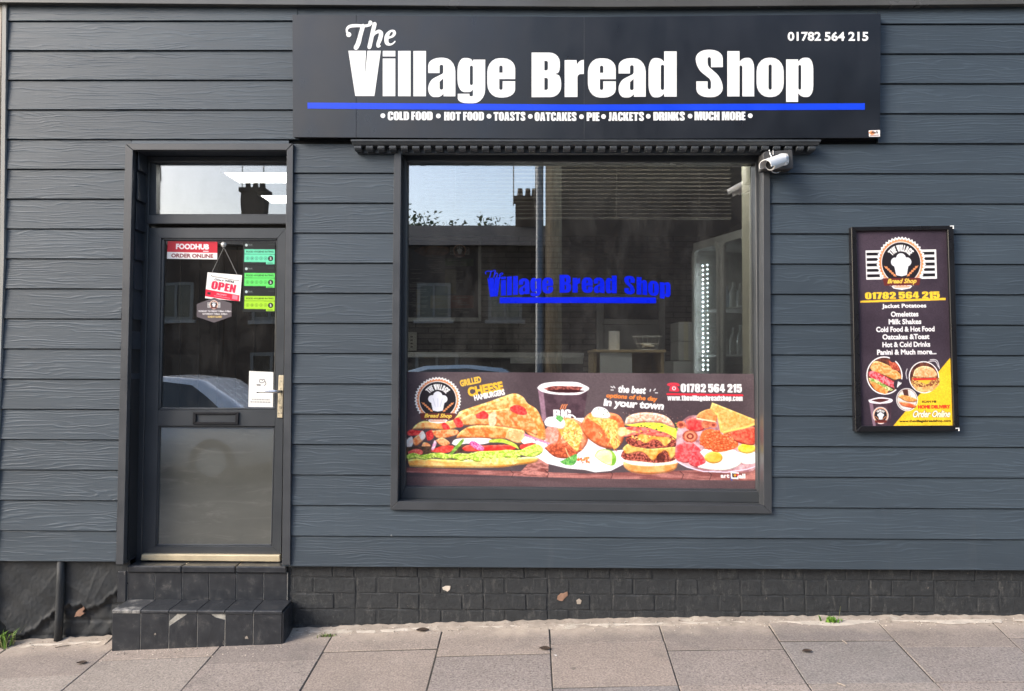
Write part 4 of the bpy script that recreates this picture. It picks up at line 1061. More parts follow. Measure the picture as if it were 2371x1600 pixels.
# breakfast plate
P.blob(RZ([(990, 1000), (1000, 700), (1080, 560), (1200, 520), (1500, 560), (1800, 700), (1800, 1060), (1500, 1104), (1250, 1098), (1080, 1050)]), (150, 100, 106), (214, 176, 182), scale=20)
P.fill(ribbon(RZ([(985, 990), (1100, 1056), (1260, 1098), (1500, 1106), (1700, 1074), (1800, 1040)]), 2.4), (226, 214, 232))
for (x, y, r) in ((1045, 620, 48), (1130, 640, 40), (1370, 620, 36)): P.fill(RZ(circle_pts(x, y, r, 20, r*.8)), (196, 92, 66), (232, 140, 104), scale=3, hard=2); P.fill(RZ(circle_pts(x, y, r*.5, 14, r*.4)), (140, 56, 44))
P.blob(RZ([(1100, 570), (1170, 545), (1260, 580), (1280, 660), (1200, 690), (1110, 660)]), (212, 44, 48), (236, 92, 84), scale=5, seed=41, rim=(3, .8))
P.blob(RZ([(1250, 590), (1310, 560), (1350, 600), (1320, 650), (1260, 645)]), (180, 84, 56), (230, 140, 100), scale=4)
P.fill(RZ(circle_pts(1135, 740, 78, 26, 66)), (150, 62, 46), (200, 104, 76), scale=4); 
for rr in (58, 38, 20): P.fill(RZ(circle_pts(1135, 738, rr, 22, rr*.85)), (226, 138, 104) if rr != 38 else (132, 52, 40))
P.blob(RZ([(985, 840), (1080, 800), (1180, 820), (1150, 920), (1130, 1000), (1060, 1010), (985, 960)]), (206, 58, 62), (240, 112, 112), scale=5, seed=42, hard=2, rim=(3, .8))
P.blob(RZ([(1140, 930), (1180, 830), (1240, 880), (1290, 970), (1280, 1030), (1200, 1056), (1120, 1020)]), (196, 48, 56), (238, 104, 108), scale=4, seed=43, hard=2.3, rim=(3, .8))
P.blob(RZ([(1230, 900), (1300, 860), (1420, 890), (1560, 870), (1640, 930), (1640, 1020), (1520, 1080), (1380, 1086), (1250, 1068), (1210, 1050), (1290, 1000)]), (246, 236, 226), (255, 254, 250), scale=10, rim=(2, .9))
P.blob(RZ([(1620, 900), (1700, 900), (1790, 900), (1790, 1000), (1680, 1016), (1640, 990)]), (248, 240, 230), (255, 255, 252), scale=9)
P.fill(RZ(circle_pts(1368, 955, 92, 30, 62)), (244, 170, 50), (250, 190, 80), scale=14, rim=(3, .9)); P.fill(RZ(circle_pts(1705, 860, 90, 30, 52)), (250, 194, 40), (252, 216, 90), scale=14, rim=(3, .9))
P.blob(RZ([(1230, 760), (1260, 690), (1340, 660), (1420, 690), (1500, 740), (1590, 760), (1620, 830), (1560, 870), (1420, 900), (1320, 860), (1250, 830)]), (214, 96, 46), (232, 120, 66), scale=4)
random.seed(5)
for k in range(150):
    a = random.random()*6.28; rr = math.sqrt(random.random()); x, y = 1425+185*rr*math.cos(a), 785+105*rr*math.sin(a)
    P.fill(RZ(circle_pts(x, y, 21, 9, 14)), (172, 62, 28)); P.fill(RZ(circle_pts(x-2, y-3, 17, 9, 11)), random.choice([(226, 112, 60), (238, 134, 84), (218, 98, 50)])); P.fill(RZ(circle_pts(x-6, y-6, 5, 6, 3)), (250, 190, 150))
P.blob(RZ([(1540, 690), (1620, 660), (1790, 640), (1790, 810), (1700, 820), (1600, 790), (1560, 740)]), (196, 60, 46), (230, 116, 86), scale=5, seed=45, hard=2, rim=(3, .78))
P.blob(RZ([(1195, 540), (1240, 490), (1330, 455), (1400, 470), (1400, 590), (1290, 570)]), (222, 122, 60), (240, 160, 96), scale=6, rim=(2, .85)); P.fill(RZ([(1200, 545), (1395, 580), (1395, 592), (1200, 562)]), (250, 216, 176))
P.fill(RZ([(1362, 388), (1420, 410), (1790, 560), (1790, 620), (1480, 712), (1440, 690), (1410, 520), (1335, 465)]), (238, 150, 70), (248, 186, 112), scale=4, seed=46, rim=(3, .86))
P.fill(RZ([(1410, 520), (1440, 690), (1480, 712), (1475, 690), (1440, 560), (1425, 500), (1345, 465)]), (252, 216, 130), (244, 180, 90), scale=6)
P.fill(ribbon(RZ([(1480, 690), (1700, 640), (1790, 606)]), 4.5), (252, 206, 110))
# long filled roll
P.blob(LZ([(690, 560), (720, 500), (850, 450), (1000, 400), (1150, 345), (1250, 311), (1310, 314), (1370, 350), (1410, 410), (1500, 470), (1555, 580), (1590, 700), (1570, 795), (1450, 760), (1300, 640), (1000, 560), (800, 600)]), (228, 128, 52), (250, 196, 128), scale=8, seed=51, hard=2, rim=(5, .82))
P.blob(LZ([(230, 690), (270, 640), (350, 600), (500, 610), (640, 590), (700, 540), (720, 640), (600, 690), (400, 680)]), (232, 140, 66), (250, 190, 120), scale=7, seed=52, rim=(3, .84))
P.blob(LZ([(640, 640), (760, 560), (900, 500), (1080, 480), (1250, 460), (1400, 500), (1490, 640), (1500, 740), (1400, 700), (1200, 660), (1000, 640), (800, 640)]), (230, 122, 56), (250, 180, 120), scale=7, seed=53, hard=2.2, rim=(3, .84))
for pts in ([(880, 530), (960, 490), (1010, 530), (1000, 570), (900, 570)], [(1230, 450), (1300, 425), (1380, 460), (1400, 520), (1330, 530), (1240, 490)], [(650, 590), (700, 560), (740, 600), (750, 650), (690, 660)], [(180, 720), (220, 690), (330, 700), (360, 660), (300, 740), (200, 750)], [(530, 640), (560, 610), (620, 670), (560, 690)], [(370, 720), (440, 690), (450, 770), (390, 800)]):
    P.blob(LZ(pts), (204, 36, 40), (236, 84, 76), scale=4, seed=54)
P.blob(LZ([(680, 770), (720, 710), (830, 650), (1000, 640), (1200, 660), (1370, 690), (1330, 760), (1180, 780), (900, 775)]), (226, 112, 44), (250, 172, 106), scale=8, seed=55, hard=2.3, rim=(4, .8))
P.blob(LZ([(1020, 640), (1010, 540), (1080, 500), (1090, 600), (1060, 650)]), (246, 190, 150), (252, 216, 184), scale=6)
for x in (850, 1000, 1150, 1300): P.fill(ribbon(LZ([(x-60, 560 if x > 1000 else 670), (x, 640 if x > 1000 else 740)]), 5), (196, 84, 34), alpha=.55)
P.blob(LZ([(1180, 770), (1220, 680), (1370, 700), (1370, 800), (1290, 820)]), (240, 160, 100), (250, 196, 140), scale=5, rim=(2, .82))
for pts in ([(230, 800), (300, 740), (350, 790), (270, 860)], [(430, 700), (560, 690), (690, 690), (690, 740), (500, 780)], [(470, 800), (540, 770), (620, 830), (540, 860)], [(320, 890), (350, 820), (420, 850), (400, 930), (340, 930)]):
    P.blob(LZ(pts), (226, 118, 60), (250, 178, 124), scale=5, seed=57, hard=2.2, rim=(2, .78))
for pts in ([(170, 800), (230, 760), (240, 840), (190, 890)], [(300, 740), (340, 700), (370, 760), (330, 800)]): P.blob(LZ(pts), (244, 214, 206), (255, 240, 232), scale=5)
P.fill(LZ([(170, 870), (640, 850), (1300, 830), (1480, 820), (1560, 880), (1300, 920), (900, 910), (500, 935), (180, 950)]), (54, 44, 36), (96, 70, 50), scale=5)
P.blob(LZ([(635, 830), (700, 780), (1010, 775), (1020, 815), (900, 840), (780, 830), (680, 850)]), (244, 240, 238), (255, 255, 252), scale=5); P.blob(LZ([(1340, 800), (1400, 740), (1480, 790), (1440, 820), (1370, 830)]), (248, 236, 232), (255, 252, 250), scale=5)
P.blob(LZ([(420, 910), (520, 860), (650, 855), (620, 915), (520, 930)]), (212, 42, 36), (240, 96, 80), scale=6); P.blob(LZ([(740, 880), (800, 845), (950, 850), (1200, 840), (1290, 870), (1200, 905), (900, 912), (780, 910)]), (214, 40, 34), (236, 84, 66), scale=8, rim=(2, .82)); P.blob(LZ([(190, 920), (260, 890), (330, 900), (330, 945), (210, 950)]), (226, 84, 74), (244, 140, 124), scale=6); P.blob(LZ([(1330, 840), (1460, 815), (1470, 860), (1340, 880)]), (220, 52, 50), (238, 90, 80), scale=6)
P.blob(LZ([(1020, 790), (1150, 780), (1280, 830), (1320, 890), (1290, 870), (1160, 820), (1020, 815)]), (160, 196, 50), (200, 220, 90), scale=5); P.blob(LZ([(600, 950), (680, 850), (740, 785), (760, 800), (700, 880), (620, 960)]), (96, 140, 50), (150, 190, 80), scale=5)
P.blob(LZ([(810, 830), (850, 800), (960, 870), (940, 905), (870, 880)]), (190, 60, 130), (236, 160, 200), scale=3, hard=2.4); P.blob(LZ([(425, 890), (460, 800), (480, 830), (450, 900)]), (226, 150, 190), (250, 220, 232), scale=4)
P.fill(LZ([(1370, 720), (1640, 820), (1620, 832), (1370, 745)]), (240, 120, 160), (252, 170, 190), scale=5)
P.blob(LZ([(190, 1000), (330, 985), (700, 1000), (1000, 980), (1300, 970), (1490, 960), (1490, 1016), (1300, 1050), (1100, 1076), (700, 1080), (260, 1076), (200, 1050)]), (238, 160, 68), (250, 206, 130), scale=10, seed=61, stretch=2.5, rim=(4, .85))
let = [(170, 960), (240, 930), (330, 950), (420, 935), (520, 925), (620, 945), (720, 930), (820, 935), (900, 910), (1010, 905), (1120, 900), (1200, 890), (1320, 895), (1400, 860), (1500, 830), (1560, 870), (1540, 930), (1440, 965), (1330, 950), (1280, 990), (1180, 970), (1130, 1010), (1010, 985), (900, 1020), (800, 985), (740, 1010), (640, 985), (560, 995), (470, 980), (360, 1000), (260, 985), (190, 1000)]
P.blob(LZ(let), (150, 190, 50), (226, 240, 120), scale=3.4, seed=62, hard=2.8, rim=(2, .78))
for k in range(46):
    x = random.uniform(190, 1500); y = 955 - max(0, x-1100)*.13 + random.uniform(-18, 30); P.fill(LZ(ribbon([(x, y), (x+random.uniform(20, 60), y+random.uniform(-24, 24))], random.uniform(3, 9))), random.choice([(120, 166, 44), (236, 246, 150), (96, 140, 40), (206, 226, 90)]))
for k in range(12): 
    x = random.uniform(820, 1240); P.blob(LZ([(x, 985), (x+40, 975), (x+70, 1010), (x+40, 1040), (x, 1030)]), (240, 190, 90), (252, 226, 150), scale=5)
P.soft(1); P.a = np.clip(P.a*1.05 + np.array([.030, .020, .024], np.float32), 0, 1)
badge(P, 900+495/4.357, 840+378/4.357, 240/4.357, wings=False)
# words
P.plain("GRILLED", 1067.5, 1118, 880, 896, (246, 196, 72), .05, 0, 12.5); P.fill([], (0, 0, 0))
P.plain("CHEESE", 1086, 1170, 897, 920, (246, 190, 60), .05, 0, 11); P.plain("HAMBURGERS", 1100, 1173, 915, 929, (250, 248, 248), .05, 0, 12)
P.plain("the best", 1434, 1499, 889, 907, (250, 248, 248), .045, .15, -3); P.plain("options of the day", 1406, 1526, 907.5, 922, (240, 138, 66), .04, .15, -4); P.plain("in your town", 1399, 1540, 921, 944, (252, 250, 250), .05, .12, -3.5)
for (x, y, a) in ((1418, 893, .5), (1424, 892, .9), (1418, 901, 0), (1510, 899, 1.9), (1521, 898, 2.3), (1521, 907, 0)): P.fill(ribbon([(x, y), (x+5*math.cos(a), y+5*math.sin(a))], 2.4), (230, 228, 230))
P.heavy("01782 564 215", 1580, 1722, 905, 20, (252, 250, 250)); P.fill(ribbon([(1549, 910), (1723, 911.5)], 5), (222, 48, 66)); P.heavy("www.thevillagebreadshop.com", 1549, 1723.5, 925, 12.5, (250, 248, 248))
P.blob([(1548, 888), (1552, 884), (1563, 882.5), (1574, 884), (1578, 889), (1573, 891), (1569, 888), (1558, 888), (1554, 891)], (222, 60, 78)); P.blob([(1553, 903), (1556, 891), (1563, 888), (1571, 891), (1576, 903)], (222, 60, 78)); P.fill(circle_pts(1564.5, 896, 4.6), (250, 230, 234)); P.fill(circle_pts(1564.5, 896, 2.6), (222, 60, 78))
P.plain("art", 1670, 1690, 1098, 1107, (250, 248, 248), .04); P.plain("all", 1712, 1727, 1097, 1108, (250, 248, 248), .04)
P.fill([(1693, 1093), (1712, 1094), (1711, 1110), (1694, 1109)], (240, 240, 244)); P.fill([(1696, 1096), (1709, 1097), (1708, 1106), (1697, 1106)], (60, 50, 60)); P.fill(circle_pts(1703, 1101, 3), (230, 160, 50)); P.fill([(1706, 1096), (1712, 1098), (1708, 1105)], (220, 50, 50)); P.fill([(1690, 1098), (1694, 1108), (1698, 1112), (1694, 1113)], (60, 100, 200))
wp = obj('window_poster', P.mesh('window_poster', quad_corner((938, 860.7), (1745.5, 865.7), (1749.8, 1132), (938.8, 1125.7), GL-.003)), MT['print'])
tag(wp, 'wide food poster with sandwich, potatoes, burger and breakfast across the lower window', 'poster')

# ---- blue lettering on the glass, bent into an arch
YB = GL - .0009
wlz = empty('window_lettering', U(1340, 702, YB), 'arched bright blue vinyl lettering stuck on the shop window', 'window lettering')
def arch(px, py):
    t = px/3336.
    x = 1128.5 + t*424; yb = 677.5 + 10.5*(2*t-1)**2
    return (x, yb - py*(44/325.)*(1-.10*t))
for a, b in ((0, 7), (7, 12), (12, 16)):
    cs = []
    for ch, x in main[a:b]: cs += [[arch(x-485+px, py) for px, py in c] for c in GR[ch]]
    word(cs, m='window_blue', Y=YB, par=wlz)
Tm = lambda p: (1123 + (p[0]-465)*.116, 624 + (p[1]-150)*.112)
word([[Tm(p) for p in ribbon(smooth_pts([(590, 186), (572, 250), (556, 310), (540, 342)]), 22)]], m='window_blue', Y=YB, par=wlz)
word([[Tm(p) for p in ribbon(smooth_pts([(487, 244), (474, 226), (478, 204), (500, 188), (545, 184), (600, 186), (632, 180), (646, 164)]), 16)]], m='window_blue', Y=YB-.0003, par=wlz)
word([[Tm(p) for p in ribbon(smooth_pts([(672, 172), (658, 230), (646, 290), (634, 336)]), 22)]], m='window_blue', Y=YB, par=wlz)
word([[Tm(p) for p in ribbon(smooth_pts([(652, 275), (676, 236), (702, 226), (716, 244), (704, 288), (692, 318)]), 18)]], m='window_blue', Y=YB-.0003, par=wlz)
word([[Tm(p) for p in cl_(eo)], [Tm(p) for p in cl_(ei)]], m='window_blue', Y=YB-.0003, par=wlz)
bar = [(1157+ (1519-1157)*k/12, 688+.6*abs(k-6)/6) for k in range(13)]
word([bar + [(x, y+13.5) for x, y in bar[::-1]]], name='underline', m='window_blue', Y=YB, par=wlz)

# ---- menu board on the right wall
MZ = lambda x, y: (1940+x/3.0167, 500+y/3.0167)
mb = empty('menu_board', U(2100, 998, -.03), 'tall black framed menu board on the cladding right of the window', 'menu board')
mo = [(1971.5, 525.5), (2208.5, 522), (2221.5, 998), (1981, 999.5)]; mi = [MZ(131, 104), MZ(768, 94), MZ(812, 1464), MZ(166, 1468)]
obj('frame', ring(mo, mi, -.050, -.012, .002), MT['black_frame'], mb)
M = Print(1982, 530, 2212, 988, (66, 55, 66), 3)
def mz(pts): return [MZ(*p) for p in pts]
M.fill([(1975, 520), (2220, 520), (2220, 1000), (1975, 1000)], (58, 48, 58), (74, 62, 73), scale=120, seed=3)
badge(M, *MZ(458, 325), 186/3.0167)
M.heavy("01782 564 215", MZ(182, 0)[0], MZ(738, 0)[0], MZ(0, 578)[1], 48/3.0167, (250, 206, 60)); M.fill(mz([(145, 588), (781, 576), (781, 592), (145, 602)]), (250, 200, 60))
for tx, a, b, y in (("Jacket Potatoes", 305, 636, 632), ("Omelettes", 370, 575, 686), ("Milk Shakes", 352, 595, 739), ("Cold Food & Hot Food", 258, 692, 792), ("Oatcakes &Toast", 303, 652, 845), ("Hot & Cold Drinks", 302, 656, 899), ("Panini & Much more...", 260, 700, 952)):
    M.plain(tx, MZ(a, 0)[0], MZ(b, 0)[0], MZ(0, y-19)[1], MZ(0, y+19+(0 if tx[0] != 'J' else 0))[1], (250, 248, 248), .035)
M.fill(mz([(797, 1000), (812, 1000), (820, 1470), (364, 1468)]), (250, 206, 54), (246, 198, 46), scale=30)
def disc(cx, cy, r):
    M.fill(mz(circle_pts(cx, cy, r, 36)), (250, 248, 248)); M.fill(mz(circle_pts(cx, cy, r*.94, 36)), (70, 40, 36), (120, 70, 56), scale=5)
disc(310, 1115, 134)
M.blob(mz([(205, 1060), (240, 1015), (310, 1030), (400, 1080), (436, 1130), (400, 1150), (300, 1110), (230, 1090)]), (228, 140, 66), (250, 200, 140), scale=4, hard=2, rim=(2, .8))
M.blob(mz([(192, 1090), (240, 1085), (330, 1130), (390, 1170), (380, 1200), (300, 1170), (210, 1130)]), (206, 52, 60), (240, 150, 160), scale=3, hard=2.4)
M.blob(mz([(192, 1130), (240, 1140), (330, 1190), (370, 1215), (330, 1220), (220, 1180)]), (120, 160, 60), (240, 226, 170), scale=3, hard=2.4)
M.blob(mz([(196, 1150), (250, 1170), (330, 1220), (310, 1244), (240, 1215)]), (222, 128, 56), (244, 180, 110), scale=5)
M.blob(mz([(340, 1010), (400, 1030), (425, 1080), (370, 1070)]), (150, 50, 40), (210, 110, 80), scale=3, hard=2.4)
M.fill(mz(circle_pts(418, 1180, 42)), (58, 48, 58)); M.fill(mz(circle_pts(376, 1000, 24)), (58, 48, 58))
for k in range(3): M.fill(mz(ribbon([(404+k*8, 1196-k*8), (412+k*10, 1160+k*4)], 7)), (250, 248, 248))
disc(602, 1130, 112)
M.blob(mz([(510, 1170), (700, 1170), (690, 1205), (640, 1230), (550, 1225)]), (230, 150, 84), (250, 200, 140), scale=5)
M.blob(mz([(510, 1130), (700, 1130), (705, 1180), (610, 1200), (510, 1180)]), (130, 60, 40), (226, 190, 110), scale=2.6, hard=2.8); M.fill(mz([(540, 1150), (660, 1150), (620, 1180)]), (248, 190, 60)); M.fill(mz([(515, 1135), (700, 1135), (690, 1150), (525, 1150)]), (206, 50, 48))
M.blob(mz([(520, 1125), (540, 1075), (600, 1052), (670, 1070), (700, 1125), (610, 1135)]), (232, 150, 90), (250, 206, 160), scale=3, rim=(2, .82))
disc(472, 1285, 80)
M.fill(mz(circle_pts(472, 1285, 72)), (214, 200, 190), (240, 232, 226), scale=8); M.blob(mz([(405, 1265), (440, 1250), (540, 1280), (535, 1300), (470, 1300)]), (206, 130, 66), (236, 176, 110), scale=4, rim=(2, .8)); M.blob(mz([(410, 1300), (470, 1305), (535, 1325), (520, 1345), (440, 1330)]), (214, 84, 50), (238, 140, 90), scale=4, rim=(2, .8)); M.fill(mz([(440, 1215), (480, 1215), (485, 1260), (450, 1255)]), (84, 50, 44))
M.fill(mz([(190, 1290), (360, 1285), (344, 1466), (216, 1466)]), (66, 48, 58), (92, 70, 80), scale=14); M.fill(mz([(190, 1290), (218, 1300), (236, 1466), (216, 1466)]), (140, 112, 128)); M.blob(mz([(186, 1285), (270, 1266), (360, 1280), (350, 1304), (270, 1312), (200, 1304)]), (246, 240, 246)); M.blob(mz([(206, 1287), (270, 1276), (340, 1284), (270, 1302)]), (86, 44, 44))
badge(M, *MZ(274, 1392), 60/3.0167, wings=False, script=False)
M.plain("SCAN ME", MZ(582, 0)[0], MZ(688, 0)[0], MZ(0, 1293)[1], MZ(0, 1308)[1], (60, 40, 20), .05); M.plain("HOME DELIVERY", MZ(552, 0)[0], MZ(790, 0)[0], MZ(0, 1324)[1], MZ(0, 1350)[1], (214, 40, 36), .06)
M.plain("Order Online", MZ(510, 0)[0], MZ(790, 0)[0], MZ(0, 1360)[1], MZ(0, 1412)[1], (120, 96, 30), .10, .4); M.plain("Order Online", MZ(512, 0)[0], MZ(788, 0)[0], MZ(0, 1362)[1], MZ(0, 1410)[1], (252, 248, 236), .03, .4)
M.plain("www.thevillagebreadshop.com", MZ(410, 0)[0], MZ(790, 0)[0], MZ(0, 1426)[1], MZ(0, 1448)[1], (50, 36, 20), .045)
for s in (0, 12): M.fill(mz(ribbon(smooth_pts([(640+s, 1020-s), (690+s, 1020-s*.5), (712+s*.6, 1060+s)]), 5)), (226, 222, 226))
M.fill(mz(ribbon(smooth_pts([(480, 1070), (470, 1100), (476, 1140)]), 5)), (226, 222, 226))
obj('menu_print', M.mesh('menu_print', quad_corner((1982.5, 533.5), (2196, 530), (2211, 986), (1994, 988), -.034)), MT['print'], mb)
obj('backing', prism([(1974, 528), (2206, 525), (2219, 995), (1984, 996)], -.030, -.011), MT['black_plastic'], mb)
for p in ((2204, 525.5), (2217, 994)): obj('corner_cap', prism([(p[0]-4, p[1]-3.4), (p[0]+4.6, p[1]-3.6), (p[0]+5, p[1]+4), (p[0]+2.4, p[1]+4), (p[0]+2, p[1]-1.4), (p[0]-4, p[1]-1)], -.0515, -.049), MT['white_plastic'], mb)

# ---- stickers and cards in the door
DZ = lambda x, y: (370+x/7.128, 540+y/7.128)
YD = .1375
def dz(pts): return [DZ(*p) for p in pts]
def sheet_print(name, x0, y0, x1, y1, col, Y, painter, label, cat, corners=None, ss=5, group=None, m='print'):
    pr = Print(x0, y0, x1, y1, col, ss); painter(pr)
    c = corners or ((x0, y0), (x1, y0), (x1, y1), (x0, y1))
    o = obj(name, pr.mesh(name, quad_corner(*c, Y)), MT[m]); tag(o, label, cat, group); return o
def f1(p):
    p.fill(dz([(110, 312), (950, 318), (950, 440), (110, 430)]), (246, 242, 238))
    p.plain("FOODHUB", *[DZ(v, 0)[0] for v in (262, 806)], DZ(0, 172)[1], DZ(0, 265)[1], (250, 246, 246), .05); p.fill(dz([(708, 286), (800, 286), (800, 300), (708, 300)]), (250, 240, 240))
    p.plain("ORDER ONLINE", *[DZ(v, 0)[0] for v in (190, 878)], DZ(0, 338)[1], DZ(0, 402)[1], (128, 40, 46), .035)
sheet_print('order_sticker', *DZ(118, 128), *DZ(948, 430), (200, 26, 50), YD, f1, 'red and white order online sticker in the upper left of the door glass', 'sticker', corners=(DZ(130, 128), DZ(950, 140), DZ(946, 432), DZ(118, 420)))
def rating(top):
    def f(p):
        g = GRN[top]
        p.fill(dz([(1400, top), (1893, top+4), (1888, top+245), (1750, top+245), (1750, top+212), (1396, top+208)]), g)
        p.plain("FOOD HYGIENE RATING", *[DZ(v, 0)[0] for v in (1428, 1868)], DZ(0, top+26)[1], DZ(0, top+56)[1], tuple(int(c*.3) for c in g), .02)
        p.fill(dz([(1400, top+76), (1890, top+80), (1890, top+86), (1400, top+82)]), tuple(int(c*.25) for c in g))
        for k in range(5):
            c = (1452+k*72, top+148); p.fill(dz(circle_pts(*c, 27)), tuple(int(v*.45) for v in g)); p.fill(dz(circle_pts(*c, 23)), g); p.plain(str(k), *[DZ(v, 0)[0] for v in (c[0]-8, c[0]+8)], DZ(0, c[1]-12)[1], DZ(0, c[1]+12)[1], tuple(int(v*.4) for v in g), .02)
        p.fill(dz(circle_pts(1822, top+152, 42)), (14, 16, 16)); p.plain("5", *[DZ(v, 0)[0] for v in (1808, 1836)], DZ(0, top+130)[1], DZ(0, top+174)[1], (235, 240, 236), .04)
        p.fill(dz([(1770, top+222), (1858, top+222), (1858, top+230), (1770, top+230)]), tuple(int(c*.3) for c in g))
        p.fill(dz(circle_pts(1428, top-66, 22)), (190, 205, 205)); p.plain("Food", *[DZ(v, 0)[0] for v in (1456, 1520)], DZ(0, top-84)[1], DZ(0, top-62)[1], (150, 160, 160), .02); p.fill(dz([(1456, top-54), (1540, top-54), (1540, top-49), (1456, top-49)]), (110, 118, 118))
        p.fill(dz([(1780, top-80), (1880, top-80), (1880, top-75), (1780, top-75)]), (60, 70, 70))
    return f
GRN = {265: (104, 214, 172), 655: (98, 222, 104), 1035: (166, 220, 48)}
for top, lab, y0, y1 in ((265, 'turquoise green food hygiene rating sticker, topmost of three on the door glass', 150, 520), (655, 'bright green food hygiene rating sticker, middle of three on the door glass', 526, 900), (1035, 'yellow green food hygiene rating sticker, lowest of three on the door glass', 905, 1300)):
    sheet_print('rating_sticker', *DZ(1372, y0), *DZ(1898, y1), (20, 24, 24), YD, rating(top), lab, 'sticker', corners=(DZ(1376, y0), DZ(1900, y0), DZ(1896, y1), DZ(1370, y1)), group='food hygiene rating stickers on the door glass')
# hanging open sign with its cord, behind the glass
op = empty('open_sign', U(517, 695, .138), 'white and red open sign hanging crooked on a cord in the door', 'sign')
pr = Print(*DZ(745, 640), *DZ(1360, 1125), (242, 240, 236), 5)
pr.fill(dz([(740, 955), (1340, 1015), (1340, 1130), (740, 1085)]), (222, 44, 70))
pr.fill(turn(dz([(830, 790), (830, 790)]), 0, (0, 0)), (0, 0, 0))
pr.fill(turn(heavy_fit("OPEN", *[DZ(v, 0)[0] for v in (832, 1262)], DZ(0, 940)[1], 150/7.128), -5.5, DZ(832, 940)), (214, 46, 80))
pr.plain("Come in", *[DZ(v, 0)[0] for v in (878, 1045)], DZ(0, 740)[1], DZ(0, 776)[1], (70, 66, 70), .03, .4, -5); pr.plain("WE'RE", *[DZ(v, 0)[0] for v in (1062, 1228)], DZ(0, 750)[1], DZ(0, 790)[1], (60, 58, 62), .05, 0, -5)
pr.fill(dz(ribbon(smooth_pts([(820, 690), (850, 712), (1000, 722), (1150, 740), (1280, 748), (1312, 738)]), 11)), (120, 116, 112))
pr.fill(dz([(780, 1005), (838, 1005), (838, 1050), (780, 1046)]), (70, 50, 56)); pr.plain("PROMPT", *[DZ(v, 0)[0] for v in (945, 1120)], DZ(0, 1010)[1], DZ(0, 1042)[1], (246, 180, 190), .03, 0, -4); pr.fill(dz([(900, 1058), (1180, 1080), (1180, 1088), (900, 1066)]), (244, 160, 174))
pr.fill(dz([(1218, 1015), (1310, 1024), (1308, 1100), (1214, 1092)]), (244, 130, 150))
obj('card', pr.mesh('card', quad_corner(DZ(788, 644), DZ(1356, 692), DZ(1322, 1122), DZ(745, 1072), .1379)), MT['print_matt'], op)
cdm = bmesh.new(); add_tube(cdm, [U(*DZ(860, 648), .1376), U(*DZ(1056, 235), .1376)], .0010, 5); add_tube(cdm, [U(*DZ(1275, 684), .1376), U(*DZ(1058, 235), .1376)], .0010, 5)
obj('cord', cdm, MT['cord'], op)
hk = empty('suction_hook', U(518, 575, .137), 'small clear suction hook holding the open sign cord', 'hook')
bm = bmesh.new(); c = U(518, 566.5, .1388); add_tube(bm, [c, c+Vector((0, -.004, 0)), c+Vector((0, -.010, 0))], [.017, .014, .006], 16); obj('cup', bm, MT['silver'], hk, smooth=True)
obj('hook', tube([c+Vector((0, -.008, 0)), c+Vector((0, -.010, -.012)), c+Vector((0, -.002, -.020))], .0022, 6), MT['chrome'], hk)
def f3(p):
    badge(p, *DZ(890, 1180), 72/7.128, wings=True, script=False)
    p.plain("MONDAY TO FRIDAY 7.00am- 3.00pm", *[DZ(v, 0)[0] for v in (642, 1168)], DZ(0, 1270)[1], DZ(0, 1304)[1], (250, 248, 250), .03); p.plain("SATURDAY 7.00am- 2.00pm", *[DZ(v, 0)[0] for v in (706, 1106)], DZ(0, 1314)[1], DZ(0, 1348)[1], (250, 248, 244), .03); p.plain("SUNDAY CLOSED", *[DZ(v, 0)[0] for v in (792, 1020)], DZ(0, 1358)[1], DZ(0, 1388)[1], (250, 214, 120), .03)
pr = Print(*DZ(608, 1060), *DZ(1190, 1478), (92, 84, 88), 6); f3(pr)
me = pr.mesh('opening_hours_sticker', quad_corner(DZ(608, 1060), DZ(1190, 1060), DZ(1190, 1478), DZ(608, 1478), YD-.0006))
bm = bmesh.new(); bm.from_mesh(me); hexa = dz([(610, 1170), (895, 1065), (1186, 1155), (1186, 1372), (895, 1476), (610, 1380)])
for k in range(6):
    a, b = U(*hexa[k], YD), U(*hexa[(k+1) % 6], YD); n = Vector((b.z-a.z, 0, -(b.x-a.x)))
    bmesh.ops.bisect_plane(bm, geom=bm.verts[:]+bm.edges[:]+bm.faces[:], plane_co=a, plane_no=-n if n.dot(U(*DZ(895, 1270), YD)-a) > 0 else n, clear_outer=True)
bm.to_mesh(me); bm.free(); o = obj('opening_hours_sticker', me, MT['print']); tag(o, 'dark hexagonal opening hours sticker below the open sign', 'sticker')
def f4(p):
    for pts in (smooth_pts([(1010, 285), (992, 283), (990, 300), (1008, 306), (1026, 296), (1034, 312), (1022, 324)]), smooth_pts([(1008, 290), (1020, 280), (1030, 300)])):
        p.fill([(260+x/2.904, 780+y/2.904) for x, y in ribbon(pts, 4)], (70, 70, 74))
    p.fill([(260+x/2.904, 780+y/2.904) for x, y in ((970, 318), (998, 317), (998, 325), (970, 325))], (40, 40, 44))
    for y, a, b in ((421, 940, 1062), (438, 930, 1070)):
        q = a
        while q < b: 
            e = q+random.uniform(6, 18); p.fill([(260+x/2.904, 780+yy/2.904) for x, yy in ((q, y-4), (min(e, b), y-4), (min(e, b), y+4), (q, y+4))], (150, 150, 150)); q = e+3
sheet_print('paper_notice', 575, 858, 634, 943, (232, 232, 228), YD, f4, 'white paper notice taped inside the door glass beside the handle', 'notice', corners=((577, 859), (633, 861.5), (632, 943), (575, 942)), m='print_matt')

